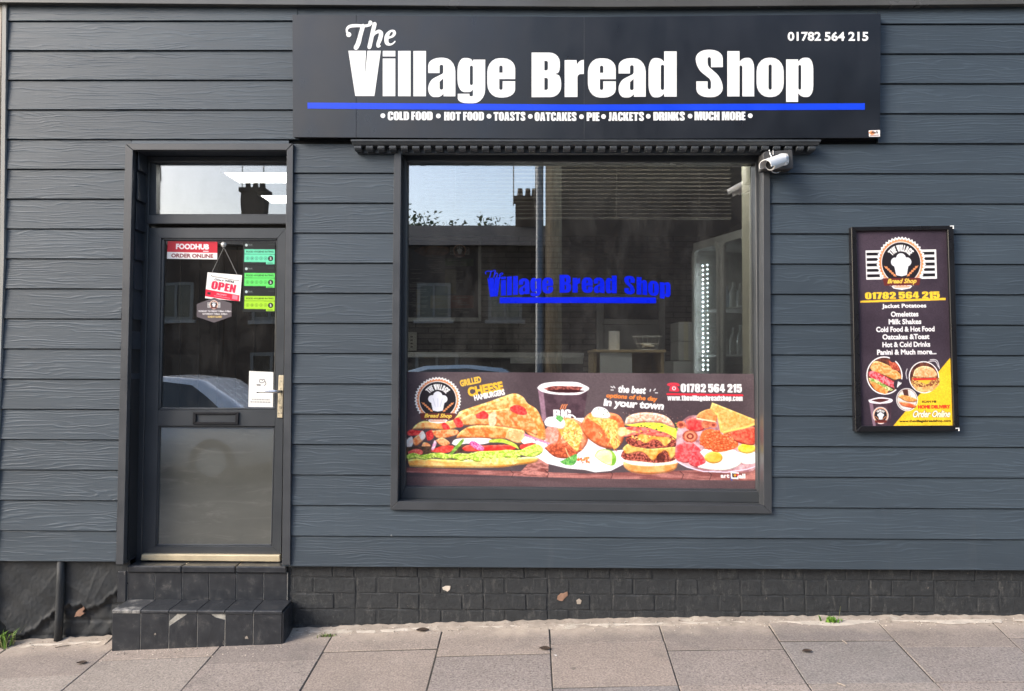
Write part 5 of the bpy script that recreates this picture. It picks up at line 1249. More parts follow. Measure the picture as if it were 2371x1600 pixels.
# ---- security camera
cc = empty('security_camera', U(1790, 370, -.05), 'white bullet security camera on a dark box above the window corner', 'security camera')
KZ = lambda x, y: (1700+x/11.2, 320+y/11.2)
obj('back_box', prism([KZ(745, 392), KZ(800, 345), KZ(1512, 300), KZ(1535, 775), KZ(1440, 790), KZ(745, 800)], -.085, -.004, .003), MT['box_grey'], cc)
def kz(pts): return [KZ(*p) for p in pts]
obj('mount_plate', prism(smooth_pts(kz([(1130, 440), (1200, 400), (1330, 395), (1400, 430), (1422, 560), (1400, 660), (1330, 702), (1200, 704), (1130, 620)])+[KZ(1130, 440)], 4)[:-1], -.094, -.086, .001), MT['white_plastic'], cc)
def P3(x, y, Y): return U(*KZ(x, y), Y)
ax0, ax1 = P3(1190, 600, -.135), P3(930, 690, -.195)
bd = bmesh.new(); d = (ax1-ax0).normalized()
add_tube(bd, [ax0-d*.006, ax0, ax1, ax1+d*.002], [.024, .030, .031, .028], 20); obj('camera_body', bd, MT['white_plastic'], cc, smooth=False)
obj('lens', tube([ax1+d*.0021, ax1+d*.004], .023, 18), MT['black_plastic'], cc)
sh = bmesh.new()          # rounded hood over the body
sd = d.cross(Vector((0, 0, 1))).normalized(); uu = sd.cross(d)
rows = []
for t in (-.004, (ax1-ax0).length+.048):
    rows.append([[sh.verts.new(ax0 + d*t + (sd*math.cos(a) + uu*math.sin(a))*r_) for a in [R(-12+204*k/12) for k in range(13)]] for r_ in (.0335, .037)])
for k in range(12):
    for l in (0, 1): sh.faces.new((rows[0][l][k], rows[0][l][k+1], rows[1][l][k+1], rows[1][l][k]))
    for e in (0, 1): sh.faces.new((rows[e][0][k], rows[e][0][k+1], rows[e][1][k+1], rows[e][1][k]))
for k in (0, 12): sh.faces.new((rows[0][0][k], rows[0][1][k], rows[1][1][k], rows[1][0][k]))
bmesh.ops.recalc_face_normals(sh, faces=sh.faces[:]); obj('sun_hood', sh, MT['white_plastic'], cc)
obj('bracket_arm', tube([P3(1350, 510, -.088), P3(1290, 545, -.115), P3(1200, 590, -.135)], [.014, .012, .013], 12), MT['white_plastic'], cc, smooth=True)
bm = bmesh.new()
for x, y in ((1145, 448), (1358, 440), (1380, 640)): add_tube(bm, [P3(x, y, -.0945), P3(x, y, -.0965)], .004, 8)
obj('screw', bm, MT['steel'], cc)
obj('cable', tube(smooth_pts([P3(905, 300, -.06), P3(930, 400, -.09), P3(965, 480, -.10), P3(990, 520, -.12)]), .0032, 6), MT['white_plastic'], cc, smooth=True)
obj('cable', tube(smooth_pts([P3(1005, 320, -.086), P3(1015, 380, -.088), P3(1010, 440, -.09)]), .0025, 6), MT['cable'], cc, smooth=True)
obj('cable', tube(smooth_pts([P3(960, 830, -.17), P3(1010, 885, -.15), P3(1110, 900, -.11), P3(1200, 850, -.02)]), .0026, 6), MT['cable'], cc, smooth=True)

# ================================================================== PAVEMENT AND STREET
random.seed(21)
pav = empty('pavement', (0, -.4, 0)); tag(pav, 'sloping pavement of large concrete flags in front of the shop', 'pavement', kind='structure')
# bedding under the flags
bm = bmesh.new(); xs_ = np.linspace(-9, 9, 37); ys_ = [.08, -.1, -.4, -.8, -1.07, -1.6, -2.1]
g = [[bm.verts.new((x, y, pave_z(x, y)-.0035)) for x in xs_] for y in ys_]
for j in range(len(ys_)-1):
    for i in range(len(xs_)-1): bm.faces.new((g[j][i], g[j+1][i], g[j+1][i+1], g[j][i+1]))
obj('bedding', bm, MT['bed'], pav, recentre=False).location = -WL[pav.name]
# joints across the pavement, read on the wall line and on the frame's lower edge
J = [((265, 1498), (141.6, 1600)), ((518, 1487), (418.7, 1600)), ((773.5, 1465), (695, 1600)), ((1023, 1465), (987.5, 1600)), ((1272, 1454), (1280, 1600)), ((1527, 1450), (1574, 1597)), ((1781.5, 1450), (1880, 1600)), ((2037, 1445.5), (2183.5, 1600)), ((2299, 1442), (2520, 1655))]
def jx(k, Y):
    if k < 0: return jx(0, Y) + .625*k
    if k > 8: return jx(8, Y) + .625*(k-8)
    a, b = G(*J[k][0]), G(*J[k][1]); t = (Y-a.y)/(b.y-a.y); return a.x + (b.x-a.x)*t
cross = {0: (90, 1567), 1: (370, 1524), 2: (640, 1533), 3: (900, 1505), 4: (1150, 1516), 5: (1400, 1488), 6: (1650, 1504), 7: (1950, 1483.6), 8: (2200, 1498), 9: (2350, 1477)}
longj = G(1500, 1588).y
def slab(k, y0, y1, m):
    """flag in strip k (between joint k-1 and k) from y0 (near wall) to y1"""
    gp = .0032; sag = random.uniform(-.0025, .0025); tx = random.uniform(-.003, .003)
    bm = bmesh.new(); n = 6
    c = []
    for y, s in ((y0-gp*1.3, 0), (y1+gp*1.3, 0)):
        a, b = jx(k-1, y)+gp, jx(k, y)-gp
        c.append([(a+(b-a)*i/n, y) for i in range(n+1)])
    top = [[bm.verts.new((x+random.uniform(-.0008, .0008), y+random.uniform(-.0012, .0012), pave_z(x, y)+sag+tx*(i/n-.5))) for i, (x, y) in enumerate(r)] for r in c]
    bot = [[bm.verts.new((x, y, pave_z(x, y)-.05)) for x, y in r] for r in c]
    for i in range(n):
        bm.faces.new((top[0][i], top[1][i], top[1][i+1], top[0][i+1]))
        bm.faces.new((top[0][i], top[0][i+1], bot[0][i+1], bot[0][i])); bm.faces.new((top[1][i+1], top[1][i], bot[1][i], bot[1][i+1]))
    for i in (0, n):
        bm.faces.new((top[0][i], bot[0][i], bot[1][i], top[1][i]) if i == 0 else (top[0][i], top[1][i], bot[1][i], bot[0][i]))
    bmesh.ops.recalc_face_normals(bm, faces=bm.faces[:])
    ed = [e for e in bm.edges if len(e.link_faces) == 2 and any(abs(f.normal.z) < .5 for f in e.link_faces) and any(f.normal.z > .8 for f in e.link_faces)]
    bmesh.ops.bevel(bm, geom=ed, offset=.0022, segments=1, affect='EDGES')
    obj('paving_slab', bm, MT[m], pav)
pick = {0: 'ac', 1: 'ac', 2: 'ab', 3: 'aa', 4: 'ab', 5: 'aa', 6: 'ab', 7: 'ac', 8: 'ab', 9: 'aa'}
rows_y = [-1.45, -2.02]
for k in range(-5, 16):
    kk = k if k in cross else None
    yc = G(*cross[k]).y if kk is not None else random.uniform(-.3, -.18)
    pk = pick.get(k, random.choice(['aa', 'ab', 'ac']))
    y1 = longj if k >= 3 or k < 0 else longj - random.uniform(.02, .2)
    slab(k, .028, yc, 'slab_'+pk[0]); slab(k, yc, y1, 'slab_'+pk[1])
    prev = y1
    for y in rows_y: slab(k, prev, y, 'slab_c' if random.random() < .6 else 'slab_b'); prev = y
# mortar fillet along the foot of the wall, broken and uneven
def fillet(x0, x1, name='mortar_fillet', wmul=1.0):
    bm = bmesh.new(); n = max(10, int((x1-x0)/.03)); prev = None; w = .05
    for i in range(n+1):
        x = x0+(x1-x0)*i/n; w += random.uniform(-.008, .008); w = min(max(w, .022), .075)*wmul
        h = random.uniform(.008, .018)
        r = [bm.verts.new((x, .035, pave_z(x, .03)+h)), bm.verts.new((x, .018-w*.45, pave_z(x, .018-w*.45)+h*.55)), bm.verts.new((x, .018-w, pave_z(x, .018-w)+.0012)), bm.verts.new((x, .0-w, pave_z(x, .0-w)-.01))]
        if prev:
            for a in range(3): bm.faces.new((prev[a], prev[a+1], r[a+1], r[a]))
        prev = r
    obj(name, bm, MT['mortar'], pav, smooth=True)
def smear(x0, x1):
    bm = bmesh.new(); x = x0; prev = None; w = .06; off = .045; ph = random.uniform(0, 6)
    n = max(4, int((x1-x0)/.025))
    for i in range(n+1):
        x = x0+(x1-x0)*i/n; w = min(max(w+random.uniform(-.010, .010), .012), .085); off = min(max(off+random.uniform(-.004, .004), .03), .06)
        if i in (0, n): w = .006
        ya, yb = .03-off, .03-off-w
        r = [bm.verts.new((x, ya, pave_z(x, ya)+.0045)), bm.verts.new((x, (ya+yb)/2, pave_z(x, (ya+yb)/2)+.0062)), bm.verts.new((x+random.uniform(-.008, .008), yb, pave_z(x, yb)+.0025))]
        if prev:
            for a in range(2): bm.faces.new((prev[a], prev[a+1], r[a+1], r[a]))
        prev = r
    obj('cement_smear', bm, MT['smear'], pav, smooth=True)
sx_ = X(690, 1450, .03)
while sx_ < XR-.2:
    l_ = random.uniform(.35, .8); smear(sx_, min(sx_+l_, XR)); sx_ += l_ + random.uniform(.02, .12)
smear(X(60, 1490, .03), X(255, 1490, .03))
fillet(X(664, 1450, .03), XR); fillet(X(-40, 1490, .03), X(262, 1490, .03), wmul=1.02)
# kerb, carriageway, far side and the ground beyond
def rz(x, y=-2.1): return -.23 + .022*x + .031*(-2.1-max(y, -10.2))
def sheet_xy(name, x0, x1, y0, y1, zf, m, n=30, lab=None, cat=None):
    bm = bmesh.new(); v = []
    for i in range(n+1):
        x = x0+(x1-x0)*i/n; v.append((bm.verts.new((x, y0, zf(x, y0))), bm.verts.new((x, y1, zf(x, y1)))))
    for i in range(n): bm.faces.new((v[i][0], v[i+1][0], v[i+1][1], v[i][1]))
    o = obj(name, bm, MT[m], None); tag(o, lab, cat, kind='structure'); return o
for i in range(20):
    x = -9.1+i*.915; bm = bmesh.new(); gp = .004
    add_box(bm, x+gp, x+.915-gp, -2.165, -2.026, pave_z(x+.45, -2.02)-.3, pave_z(x+.45, -2.02)+.002); bevel(bm, .008); obj('kerb_stone', bm, MT['kerbstone'], pav)
sheet_xy('road', -60, 60, -10.2, -2.1, rz, 'asphalt', lab='dark asphalt road beyond the kerb', cat='road')
sheet_xy('far_pavement', -60, 60, -17.5, -10.2, lambda x, y: rz(x, -10.2)+.11, 'kerbstone', lab='grey pavement on the far side of the road', cat='pavement')
bm = bmesh.new(); v = [bm.verts.new(p) for p in ((-900, -900, -2.2), (900, -900, -2.2), (900, 900, -2.2), (-900, 900, -2.2))]; bm.faces.new(v)
tag(obj('ground', bm, MT['earth'], None), 'open ground around the street', 'ground', kind='structure')

# grit gathered along the foot of the wall
bm = bmesh.new(); random.seed(31)
for k in range(420):
    x = random.uniform(XL, XR); y = -abs(random.gauss(0, .055)) - (.165 if X(255, 1450, -.1) < x < X(668, 1450, -.1) else .01)
    s_ = random.uniform(.0015, .005); z = pave_z(x, y) + (.010 if y > -.03 else .004)
    q = [bm.verts.new((x+s_*math.cos(a)*random.uniform(.6, 1.2), y+s_*math.sin(a)*random.uniform(.6, 1.2), z)) for a in (0, 1.6, 3.1, 4.7)]; tpv = bm.verts.new((x, y, z+s_*.9))
    for i in range(4): bm.faces.new((q[i], q[(i+1) % 4], tpv))
tag(obj('grit', bm, MT['smear'], None), 'loose pale grit along the wall foot', 'grit', kind='stuff')
bm = bmesh.new()
for k in range(300):
    x = random.uniform(XL, XR); y = -abs(random.gauss(0, .05)) - (.165 if X(255, 1450, -.1) < x < X(668, 1450, -.1) else .0)
    s_ = random.uniform(.002, .008); a = random.uniform(0, 6.28); z = pave_z(x, y) + (.0115 if y > -.03 else .005)
    d_ = Vector((math.cos(a), math.sin(a), 0))*s_; n_ = Vector((-d_.y, d_.x, 0))*.4; c = Vector((x, y, z))
    bm.faces.new([bm.verts.new(v_) for v_ in (c-d_, c+n_, c+d_+Vector((0, 0, .002)), c-n_)])
tag(obj('litter', bm, MT['wood_dark'], None), 'dark crumbs of leaf and dirt along the wall foot', 'crumbs', kind='stuff')
# ---- small growth and scraps
def tuft(name, x, y, n, h, mats, label, spread=.05, wide=.004, cat='weed'):
    c = G(x, y); t = empty(name, c, label, cat)
    for m, k in mats:
        bm = bmesh.new()
        for _ in range(k):
            a = random.uniform(0, 6.28); l = h*random.uniform(.5, 1.1); b = Vector((c.x+random.gauss(0, spread*.5), c.y+random.gauss(0, spread*.2), c.z-.002)); o_ = Vector((math.cos(a), math.sin(a)*.6, 0))*random.uniform(.2, .7)*l; s_ = Vector((-math.sin(a), math.cos(a), 0))*wide*random.uniform(.6, 1.4)
            p1, p2 = b + o_*.45+Vector((0, 0, l*.6)), b+o_+Vector((0, 0, l*random.uniform(.6, .95)))
            v = [bm.verts.new(q) for q in (b-s_*.5, b+s_*.5, p1+s_*.5, p1-s_*.5, p2)]
            bm.faces.new(v[:4]); bm.faces.new((v[3], v[2], v[4]))
        obj('blades', bm, MT[m], t)
    return t
tuft('grass_tuft', 2, 1500, 0, .13, (('green', 26), ('dry', 70)), 'scruffy grass tuft at the foot of the wall left of the drain pipe', .07, .006)
tuft('weed', 1930, 1443, 0, .05, (('green', 30),), 'bright green weed sprouting at the wall foot below the menu board', .04, .013)
tuft('moss_clump', 758, 1473, 0, .018, (('dry', 60), ('green', 16)), 'flat dried moss clump in a joint near the step', .05, .005)
wd_ = bmesh.new(); c = G(1940, 1440); add_tube(wd_, [c, c+Vector((.012, .004, .05)), c+Vector((.018, .004, .085))], [.0015, .001, .0008], 5); 
wo = [o for o in scene.objects if o.name == 'weed'][0]; obj('stem', wd_, MT['dry'], wo)
def leaf(x, y, ang, l, m, label):
    c = G(x, y); bm = bmesh.new(); n = 6
    for s in (-1, 1):
        pr_ = None
        for i in range(n+1):
            t = i/n; w = .35*l*math.sin(math.pi*t)*s; px_ = c.x+(t-.5)*l*math.cos(ang)-w*math.sin(ang); py_ = c.y+(t-.5)*l*math.sin(ang)+w*math.cos(ang)
            ax_ = c.x+(t-.5)*l*math.cos(ang); ay_ = c.y+(t-.5)*l*math.sin(ang)
            q = (bm.verts.new((ax_, ay_, pave_z(ax_, ay_)+.005)), bm.verts.new((px_, py_, pave_z(px_, py_)+.010)))
            if pr_: 
                try: bm.faces.new((pr_[0], q[0], q[1], pr_[1]))
                except ValueError: pass
            pr_ = q
    tag(obj('fallen_leaf', bm, MT[m]), label, 'leaf')
leaf(189, 1537, .2, .05, 'wood_dark', 'dark brown fallen leaf on the flag left of the step')
leaf(1869, 1510, .05, .05, 'wood_dark', 'dark brown fallen leaf on the flag below the weed')
leaf(1262, 1504, -.1, .06, 'wood_dark', 'curled brown leaf scrap beside the joint below the window')
leaf(978, 1461, .0, .07, 'wood_dark', 'rust brown leaf scrap in the mortar at the wall foot')
def twig(x0, y0, x1, y1, label, m='mortar'):
    a, b = G(x0, y0), G(x1, y1); up_ = Vector((0, 0, .004)); tag(obj('twig', tube([a+up_, (a+b)/2+up_*1.6, b+up_], .0022, 5), MT[m]), label, 'twig')
twig(1950, 1485, 1962, 1493, 'pale straw twig on the flag right of the weed'); twig(1938, 1583, 1958, 1591, 'pale straw twig lying across the long joint'); twig(128, 1501, 163, 1496, 'thin dark twig on the mortar left of the step', 'wood_dark'); twig(377, 1436, 389, 1435.5, 'white cigarette stub stuck to the lower step', 'paper')

# ================================================================== BEHIND THE GLASS
RX0, RX1, RYB, RZ0, RZ1 = XL-.2, X(1765, 700, .3)+.55, 3.3, .33, 2.57
def struct(name, bm, m, label, cat): return tag(obj(name, bm, MT[m]), label, cat, kind='structure')
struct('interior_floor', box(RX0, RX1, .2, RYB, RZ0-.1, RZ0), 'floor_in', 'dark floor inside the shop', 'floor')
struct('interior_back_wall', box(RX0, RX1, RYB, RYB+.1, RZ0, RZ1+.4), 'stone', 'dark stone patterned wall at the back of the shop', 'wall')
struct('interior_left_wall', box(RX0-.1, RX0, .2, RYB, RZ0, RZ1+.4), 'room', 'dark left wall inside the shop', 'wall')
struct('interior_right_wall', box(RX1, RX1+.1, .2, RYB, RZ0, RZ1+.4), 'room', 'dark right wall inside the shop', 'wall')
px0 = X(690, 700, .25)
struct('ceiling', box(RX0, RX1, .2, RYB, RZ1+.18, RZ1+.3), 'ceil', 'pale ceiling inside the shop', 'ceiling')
# partition of brown boards behind the door
part = empty('partition', U(520, 900, 1.15)); tag(part, 'brown board partition behind the door glass', 'partition', kind='structure')
a0, a1 = X(330, 800, 1.15), X(720, 800, 1.15); n = 9
for i in range(n):
    w = (a1-a0)/n
    obj('board', box(a0+w*i+.003, a0+w*(i+1)-.003, 1.15+random.uniform(-.004, .004), 1.17, RZ0, RZ1-.30, .003), MT['wood_dark'], part)
obj('post', box(a0+.02, a0+.075, 1.09, 1.14, RZ0, RZ1-.3, .003), MT['cream'], part)
# lit ceiling panels above the door, plus two unseen ones added to brighten the shop
for i, (xa, ya) in enumerate(((537, .865), (618, 1.53), (1150, .36), (1450, .36))):
    c = U(xa, 430, ya); cl = empty('ceiling_light', (c.x+.37, ya, RZ1+.17), ('long lit ceiling panel seen through the transom, nearer the glass', 'long lit ceiling panel seen through the transom, farther from the glass', 'unseen panel added to brighten the shop, behind the window head, nearer the door', 'unseen panel added to brighten the shop, behind the window head, nearer the drinks cooler')[i], 'ceiling light', 'ceiling light panels')
    obj('diffuser', box(c.x, c.x+.75, ya-.135, ya+.135, RZ1+.155, RZ1+.165), MT['panel_light'], cl); 
    fr_ = bmesh.new()
    for (p0_, p1_, q0_, q1_) in ((-.02, .77, -.155, -.137), (-.02, .77, .137, .155), (-.02, -.002, -.137, .137), (.752, .77, -.137, .137)): add_box(fr_, c.x+p0_, c.x+p1_, ya+q0_, ya+q1_, RZ1+.150, RZ1+.178)
    obj('frame', fr_, MT['white_plastic'], cl)
# pulled-up blind
bl_ = empty('window_blind', U(1337, 380, .155), 'half raised slatted blind hanging across the upper window', 'blind')
bx0, bx1 = X(983, 430, .155), X(1691, 430, .155); ys = [384, 393] + [402.5+9.3*k for k in range(8)] + [477, 485.5, 494]
sm_ = None
for y in ys:
    z = U(1337, y, .155).z
    if sm_ is None:
        bm = bmesh.new(); add_box(bm, -(bx1-bx0)/2, (bx1-bx0)/2, -.011, .011, -.0016, .0016); bmesh.ops.rotate(bm, verts=bm.verts[:], cent=(0, 0, 0), matrix=Matrix.Rotation(R(8), 3, 'X'))
        sm_ = obj('slat', bm, MT['slat'], bl_, recentre=False); sm_.location = Vector(((bx0+bx1)/2, .155, z))-WL[bl_.name]
    else: dup(sm_, ((bx0+bx1)/2, .155, z+random.uniform(-.001, .001)), bl_)
zb_ = U(1337, 506, .155).z
obj('bottom_rail', box(bx0, bx1, .143, .167, zb_-.004, zb_+.008, .002), MT['slat'], bl_)
obj('head_rail', box(bx0, bx1, .142, .178, U(1337, 378, .155).z, U(1337, 366, .155).z, .002), MT['room'], bl_)
cdm = bmesh.new()
for f_ in (.1, .36, .63, .9): xx_ = bx0+(bx1-bx0)*f_; add_tube(cdm, [(xx_, .168, zb_), (xx_, .168, U(1337, 376, .155).z)], .001, 4)
obj('ladder_cord', cdm, MT['cord'], bl_)
# reveal inside the window
obj('inner_reveal', box(X(1739, 600, .13), X(1739, 600, .13)+.04, .14, .30, WL[win.name].z+.1, U(1740, 372, .2).z), MT['cream'], win)
obj('inner_sill', box(X(930, 1130, .2), X(1760, 1130, .2), .14, .42, U(1300, 1128, .14).z-.03, U(1300, 1128, .14).z), MT['cream'], win)
# framed menu on the back wall
YW = RYB-.05
im = empty('wall_menu', U(1040, 743, YW), 'dark framed price board on the back wall behind the window', 'price board')
iq = [(905, 550), (1114, 550), (1114, 744), (905, 744)]; ii = [(909, 556), (1107, 557), (1107, 735), (909, 735)]
obj('frame', ring(iq, ii, YW, YW+.03, .002), MT['silver'], im)
IM = Print(909, 556, 1108, 736, (26, 24, 30), 3)
IZ = lambda pts: [(900+x/2.8, 320+y/2.8) for x, y in pts]
badge(IM, 900+462/2.8, 320+728/2.8, 44/2.8, script=False)
IM.blob(IZ([(160, 730), (240, 700), (380, 705), (380, 750), (250, 770)]), (90, 60, 44), (140, 96, 70), scale=5)
for (x0, y0, x1, y1, c) in ((365, 780, 455, 830, (60, 84, 50)), (462, 780, 552, 830, (60, 84, 50)), (365, 850, 440, 1010, (96, 92, 66)), (272, 1020, 400, 1104, (110, 92, 50)), (400, 1020, 552, 1104, (110, 56, 40)), (180, 980, 206, 1150, (120, 100, 60))):
    IM.fill(IZ([(x0, y0), (x1, y0), (x1, y1), (x0, y1)]), c)
random.seed(9)
for k in range(110):
    x, y = random.choice([(130, 850), (130, 980), (240, 760), (370, 860), (280, 1030), (410, 1030), (370, 790), (130, 1060)]); x += random.uniform(0, 60); y += 12*random.randint(0, 9)
    IM.fill(IZ([(x, y), (x+random.uniform(30, 90), y), (x+60, y+5), (x, y+5)]), (120, 116, 108))
obj('price_print', IM.mesh('price_print', quad_corner(*ii, YW+.006)), MT['print_matt'], im)
NW = Print(941, 768, 966, 813, (190, 188, 178), 3)
for k in range(4): NW.fill([(951, 778+k*8), (956, 778+k*8), (956, 781+k*8), (951, 781+k*8)], (70, 70, 70))
tag(obj('wall_notice', NW.mesh('wall_notice', quad_corner((941, 769), (965, 769), (965, 812), (941, 812), YW)), MT['print_matt']), 'small white notice on the back wall under the price board', 'notice')
# serving counter along the back
ct = empty('counter', U(1140, 900, 2.0), 'pale serving counter along the back of the shop', 'counter')
c0, c1 = X(925, 820, 2.0), X(1352, 820, 2.0); zc_ = U(1140, 816, 2.0).z
obj('counter_top', box(c0, c1, 1.98, 2.5, zc_-.045, zc_, .004), MT['card'], ct); 
for i in range(4): w = (c1-c0)/4; obj('front_panel', box(c0+w*i+.004, c0+w*(i+1)-.004, 2.03, 2.05, RZ0, zc_-.05, .003), MT['room'], ct)
obj('glass_shelf', box(X(1182, 830, 1.97), X(1346, 830, 1.97), 1.8, 1.975, U(1260, 842, 1.97).z, U(1260, 828, 1.97).z, .003), MT['silver'], ct)
# doorway frame at the back
dw = empty('inner_doorway', U(1460, 800, RYB-.03), 'pale blue grey door with a glazed top at the back of the shop', 'door')
obj('frame', ring([(1382, 680), (1540, 680), (1540, 960), (1382, 960)], [(1398, 692), (1526, 692), (1526, 960), (1398, 960)], RYB-.05, RYB, .003), MT['card'], dw)
obj('door_panel', prism([(1399, 752), (1525, 752), (1525, 960), (1399, 960)], RYB-.03, RYB-.005), MT['card'], dw); obj('rail', prism([(1399, 738), (1525, 740), (1525, 752), (1399, 750)], RYB-.04, RYB-.005, .002), MT['steel'], dw); obj('pane', prism([(1399, 693), (1525, 693), (1525, 739), (1399, 737)], RYB-.02, RYB-.01), MT['house_glass'], dw)
# plywood stand, with what is on it
YC = 0.62
st = empty('display_stand', U(1455, 1000, YC), 'pale plywood stand with a paper sheet on its front', 'stand')
s0, s1 = X(1374, 830, YC), X(1538, 830, YC); zs = U(1455, 810, YC).z
obj('top', box(s0-.005, s1+.01, YC-.01, YC+.36, zs-.018, zs, .002), MT['wood_pale'], st)
for xx_ in (s0, s1-.02): obj('side', box(xx_, xx_+.02, YC, YC+.35, RZ0, zs-.0185, .002), MT['wood_pale'], st)
obj('back', box(s0+.021, s1-.021, YC+.33, YC+.345, RZ0, zs-.019), MT['wood_pale'], st); obj('shelf', box(s0+.021, s1-.021, YC+.01, YC+.328, zs-.30, zs-.282), MT['wood_pale'], st)
tag(obj('paper_sheet', prism([(1389, 815.5), (1463, 815), (1464, 870), (1389, 870)], YC-.004, YC-.0025), MT['paper']), 'white paper sheet taped on the plywood stand', 'paper sheet')
c = U(1422, 809, YC+.12); c.z = zs
rl = empty('paper_roll', c, 'white paper towel roll standing on the plywood stand', 'paper roll'); obj('roll', tube([c+Vector((0, 0, .001)), c+Vector((0, 0, .125))], .036, 20), MT['paper'], rl); obj('core', tube([c+Vector((0, 0, .1252)), c+Vector((0, 0, .128))], .014, 12), MT['card'], rl)
c = U(1499, 808, YC+.15); c.z = zs
bk_ = empty('wire_basket', c, 'white wire basket on the plywood stand', 'basket'); bm = bmesh.new()
for rr, zz in ((.055, .004), (.075, .045), (.098, .092)):
    pts = [c+Vector((rr*math.cos(2*math.pi*k/24), rr*math.sin(2*math.pi*k/24), zz)) for k in range(25)]; add_tube(bm, pts, .0018, 5)
obj('rim', bm, MT['wire'], bk_); bm = bmesh.new()
for k in range(18):
    a = 2*math.pi*k/18; add_tube(bm, [c+Vector((rr*math.cos(a), rr*math.sin(a), zz)) for rr, zz in ((.055, .004), (.075, .045), (.098, .092))], .0012, 4)
obj('wires', bm, MT['wire'], bk_)
for k in range(9):
    a = random.uniform(0, 6.28); r_ = random.uniform(0, .04); p = c+Vector((r_*math.cos(a), r_*math.sin(a), .022+random.uniform(0, .02)))
    bm = bmesh.new(); add_box(bm, -.022, .022, -.014, .014, -.005, .005); bevel(bm, .004); bmesh.ops.rotate(bm, verts=bm.verts[:], cent=(0, 0, 0), matrix=Matrix.Rotation(random.uniform(0, 3), 3, 'Z') @ Matrix.Rotation(random.uniform(-.5, .5), 3, 'X')); bmesh.ops.translate(bm, verts=bm.verts[:], vec=p)
    tag(obj('sachet', bm, MT['egg']), 'small white sachet lying in the wire basket', 'sachet', 'sachets in the wire basket')
# two white cartons beside the cooler
for i, (ya, yb_) in enumerate(((745, 790), (790.5, 835))):
    lab = ('upper white carton stacked left of the drinks cooler', 'lower white carton stacked left of the drinks cooler')[i]
    z1, z0 = U(1588, ya, 1.55).z, U(1588, yb_, 1.55).z
    cx_ = empty('carton', (X(1588, 780, 1.55), 1.7, z0), lab, 'carton', 'white cartons beside the cooler')
    obj('body', box(X(1571, 780, 1.55), X(1606, 780, 1.55)+.1, 1.55, 1.85, z0+.001, z1-.001, .003), MT['card'], cx_)
    obj('tape', box(X(1571, 780, 1.55)+.04, X(1571, 780, 1.55)+.075, 1.5485, 1.549, z0+.002, z1-.002), MT['cream'], cx_)
obj_plinth = tag(obj('side_shelf', box(X(1560, 840, 1.5), X(1625, 840, 1.5), 1.52, 1.9, RZ0, U(1588, 836, 1.55).z-.002, .003), MT['card']), 'white shelf unit carrying the two cartons', 'shelf unit')
# drinks cooler, turned towards the middle of the shop
fx = U(1690, 840, 1.15); fr = empty('drinks_cooler', (fx.x, 1.25, RZ0), 'tall glass front drinks cooler with a light strip beside the window', 'drinks cooler', rotz=0)
ztop = U(1715, 536, 1.0).z
ang = R(-38); ca, sa = math.cos(ang), math.sin(ang)
p_l = Vector((X(1597, 700, 1.5), 1.5, 0)); p_r = Vector((X(1734, 700, .78), .78, 0))
ex = (p_r-p_l); Wd = ex.length; ex.normalize(); ey = Vector((-ex.y, ex.x, 0))     # front runs p_l -> p_r, ey goes into the cabinet
if ey.x < 0: ey = -ey
def fbox(u0, u1, d0, d1, z0, z1, bev=.004):
    bm = bmesh.new(); add_box(bm, u0, u1, d0, d1, z0, z1)
    for v in bm.verts: w = p_l + ex*v.co.x + ey*v.co.y; v.co = Vector((w.x, w.y, v.co.z))
    bmesh.ops.recalc_face_normals(bm, faces=bm.faces[:]); bevel(bm, bev); return bm
cab = bmesh.new()
for b_ in ((0, .04, .03, .55, RZ0, ztop), (Wd-.04, Wd, .03, .55, RZ0, ztop), (.04, Wd-.04, .50, .55, RZ0, ztop), (.04, Wd-.04, .03, .5, ztop-.06, ztop), (.04, Wd-.04, .03, .5, RZ0, RZ0+.2)):
    t_ = fbox(*b_); me_ = bpy.data.meshes.new('t'); t_.to_mesh(me_); t_.free(); cab.from_mesh(me_); bpy.data.meshes.remove(me_)
obj('cabinet', cab, MT['steel'], fr)
# door frame with round corners, glass, shelves, light strip
def fpt(u, z, d): w = p_l + ex*u + ey*d; return Vector((w.x, w.y, z))
for (u0, u1) in ((.03, Wd*.52), (Wd*.55, Wd-.03)):
    o4 = [(u0, RZ0+.22), (u1, RZ0+.22), (u1, ztop-.04), (u0, ztop-.04)]; fm = bmesh.new()
    def rr_(ins, r):
        pts = []
        for (cx2, cz2, a_) in ((u1-ins-r, ztop-.04-ins-r, 0), (u0+ins+r, ztop-.04-ins-r, 90), (u0+ins+r, RZ0+.22+ins+r, 180), (u1-ins-r, RZ0+.22+ins+r, 270)):
            for k in range(7): t_ = R(a_+15*k); pts.append((cx2+r*math.cos(t_), cz2+r*math.sin(t_)))
        return pts
    oa, ia = rr_(0, .07), rr_(.028, .05)
    va = [[fm.verts.new(fpt(u, z, d)) for u, z in q] for q, d in ((oa, 0), (ia, 0), (ia, .028), (oa, .028))]
    nn = len(oa)
    for a_ in range(4):
        for k in range(nn): fm.faces.new((va[a_][k], va[a_][(k+1) % nn], va[(a_+1) % 4][(k+1) % nn], va[(a_+1) % 4][k]))
    bmesh.ops.recalc_face_normals(fm, faces=fm.faces[:]); obj('door_frame', fm, MT['steel'], fr)
    gm = bmesh.new(); gm.faces.new([gm.verts.new(fpt(u, z, .014)) for u, z in ia]); obj('pane', gm, mat_glass('cooler_glass', 1.6, (.85, .9, .9)) if u0 < .1 else bpy.data.materials['cooler_glass'], fr)
obj('grip', tube([fpt(Wd*.50, .95, -.005), fpt(Wd*.47, .97, -.045), fpt(Wd*.47, 1.35, -.045), fpt(Wd*.50, 1.37, -.005)], .011, 8), MT['black_plastic'], fr, smooth=True)
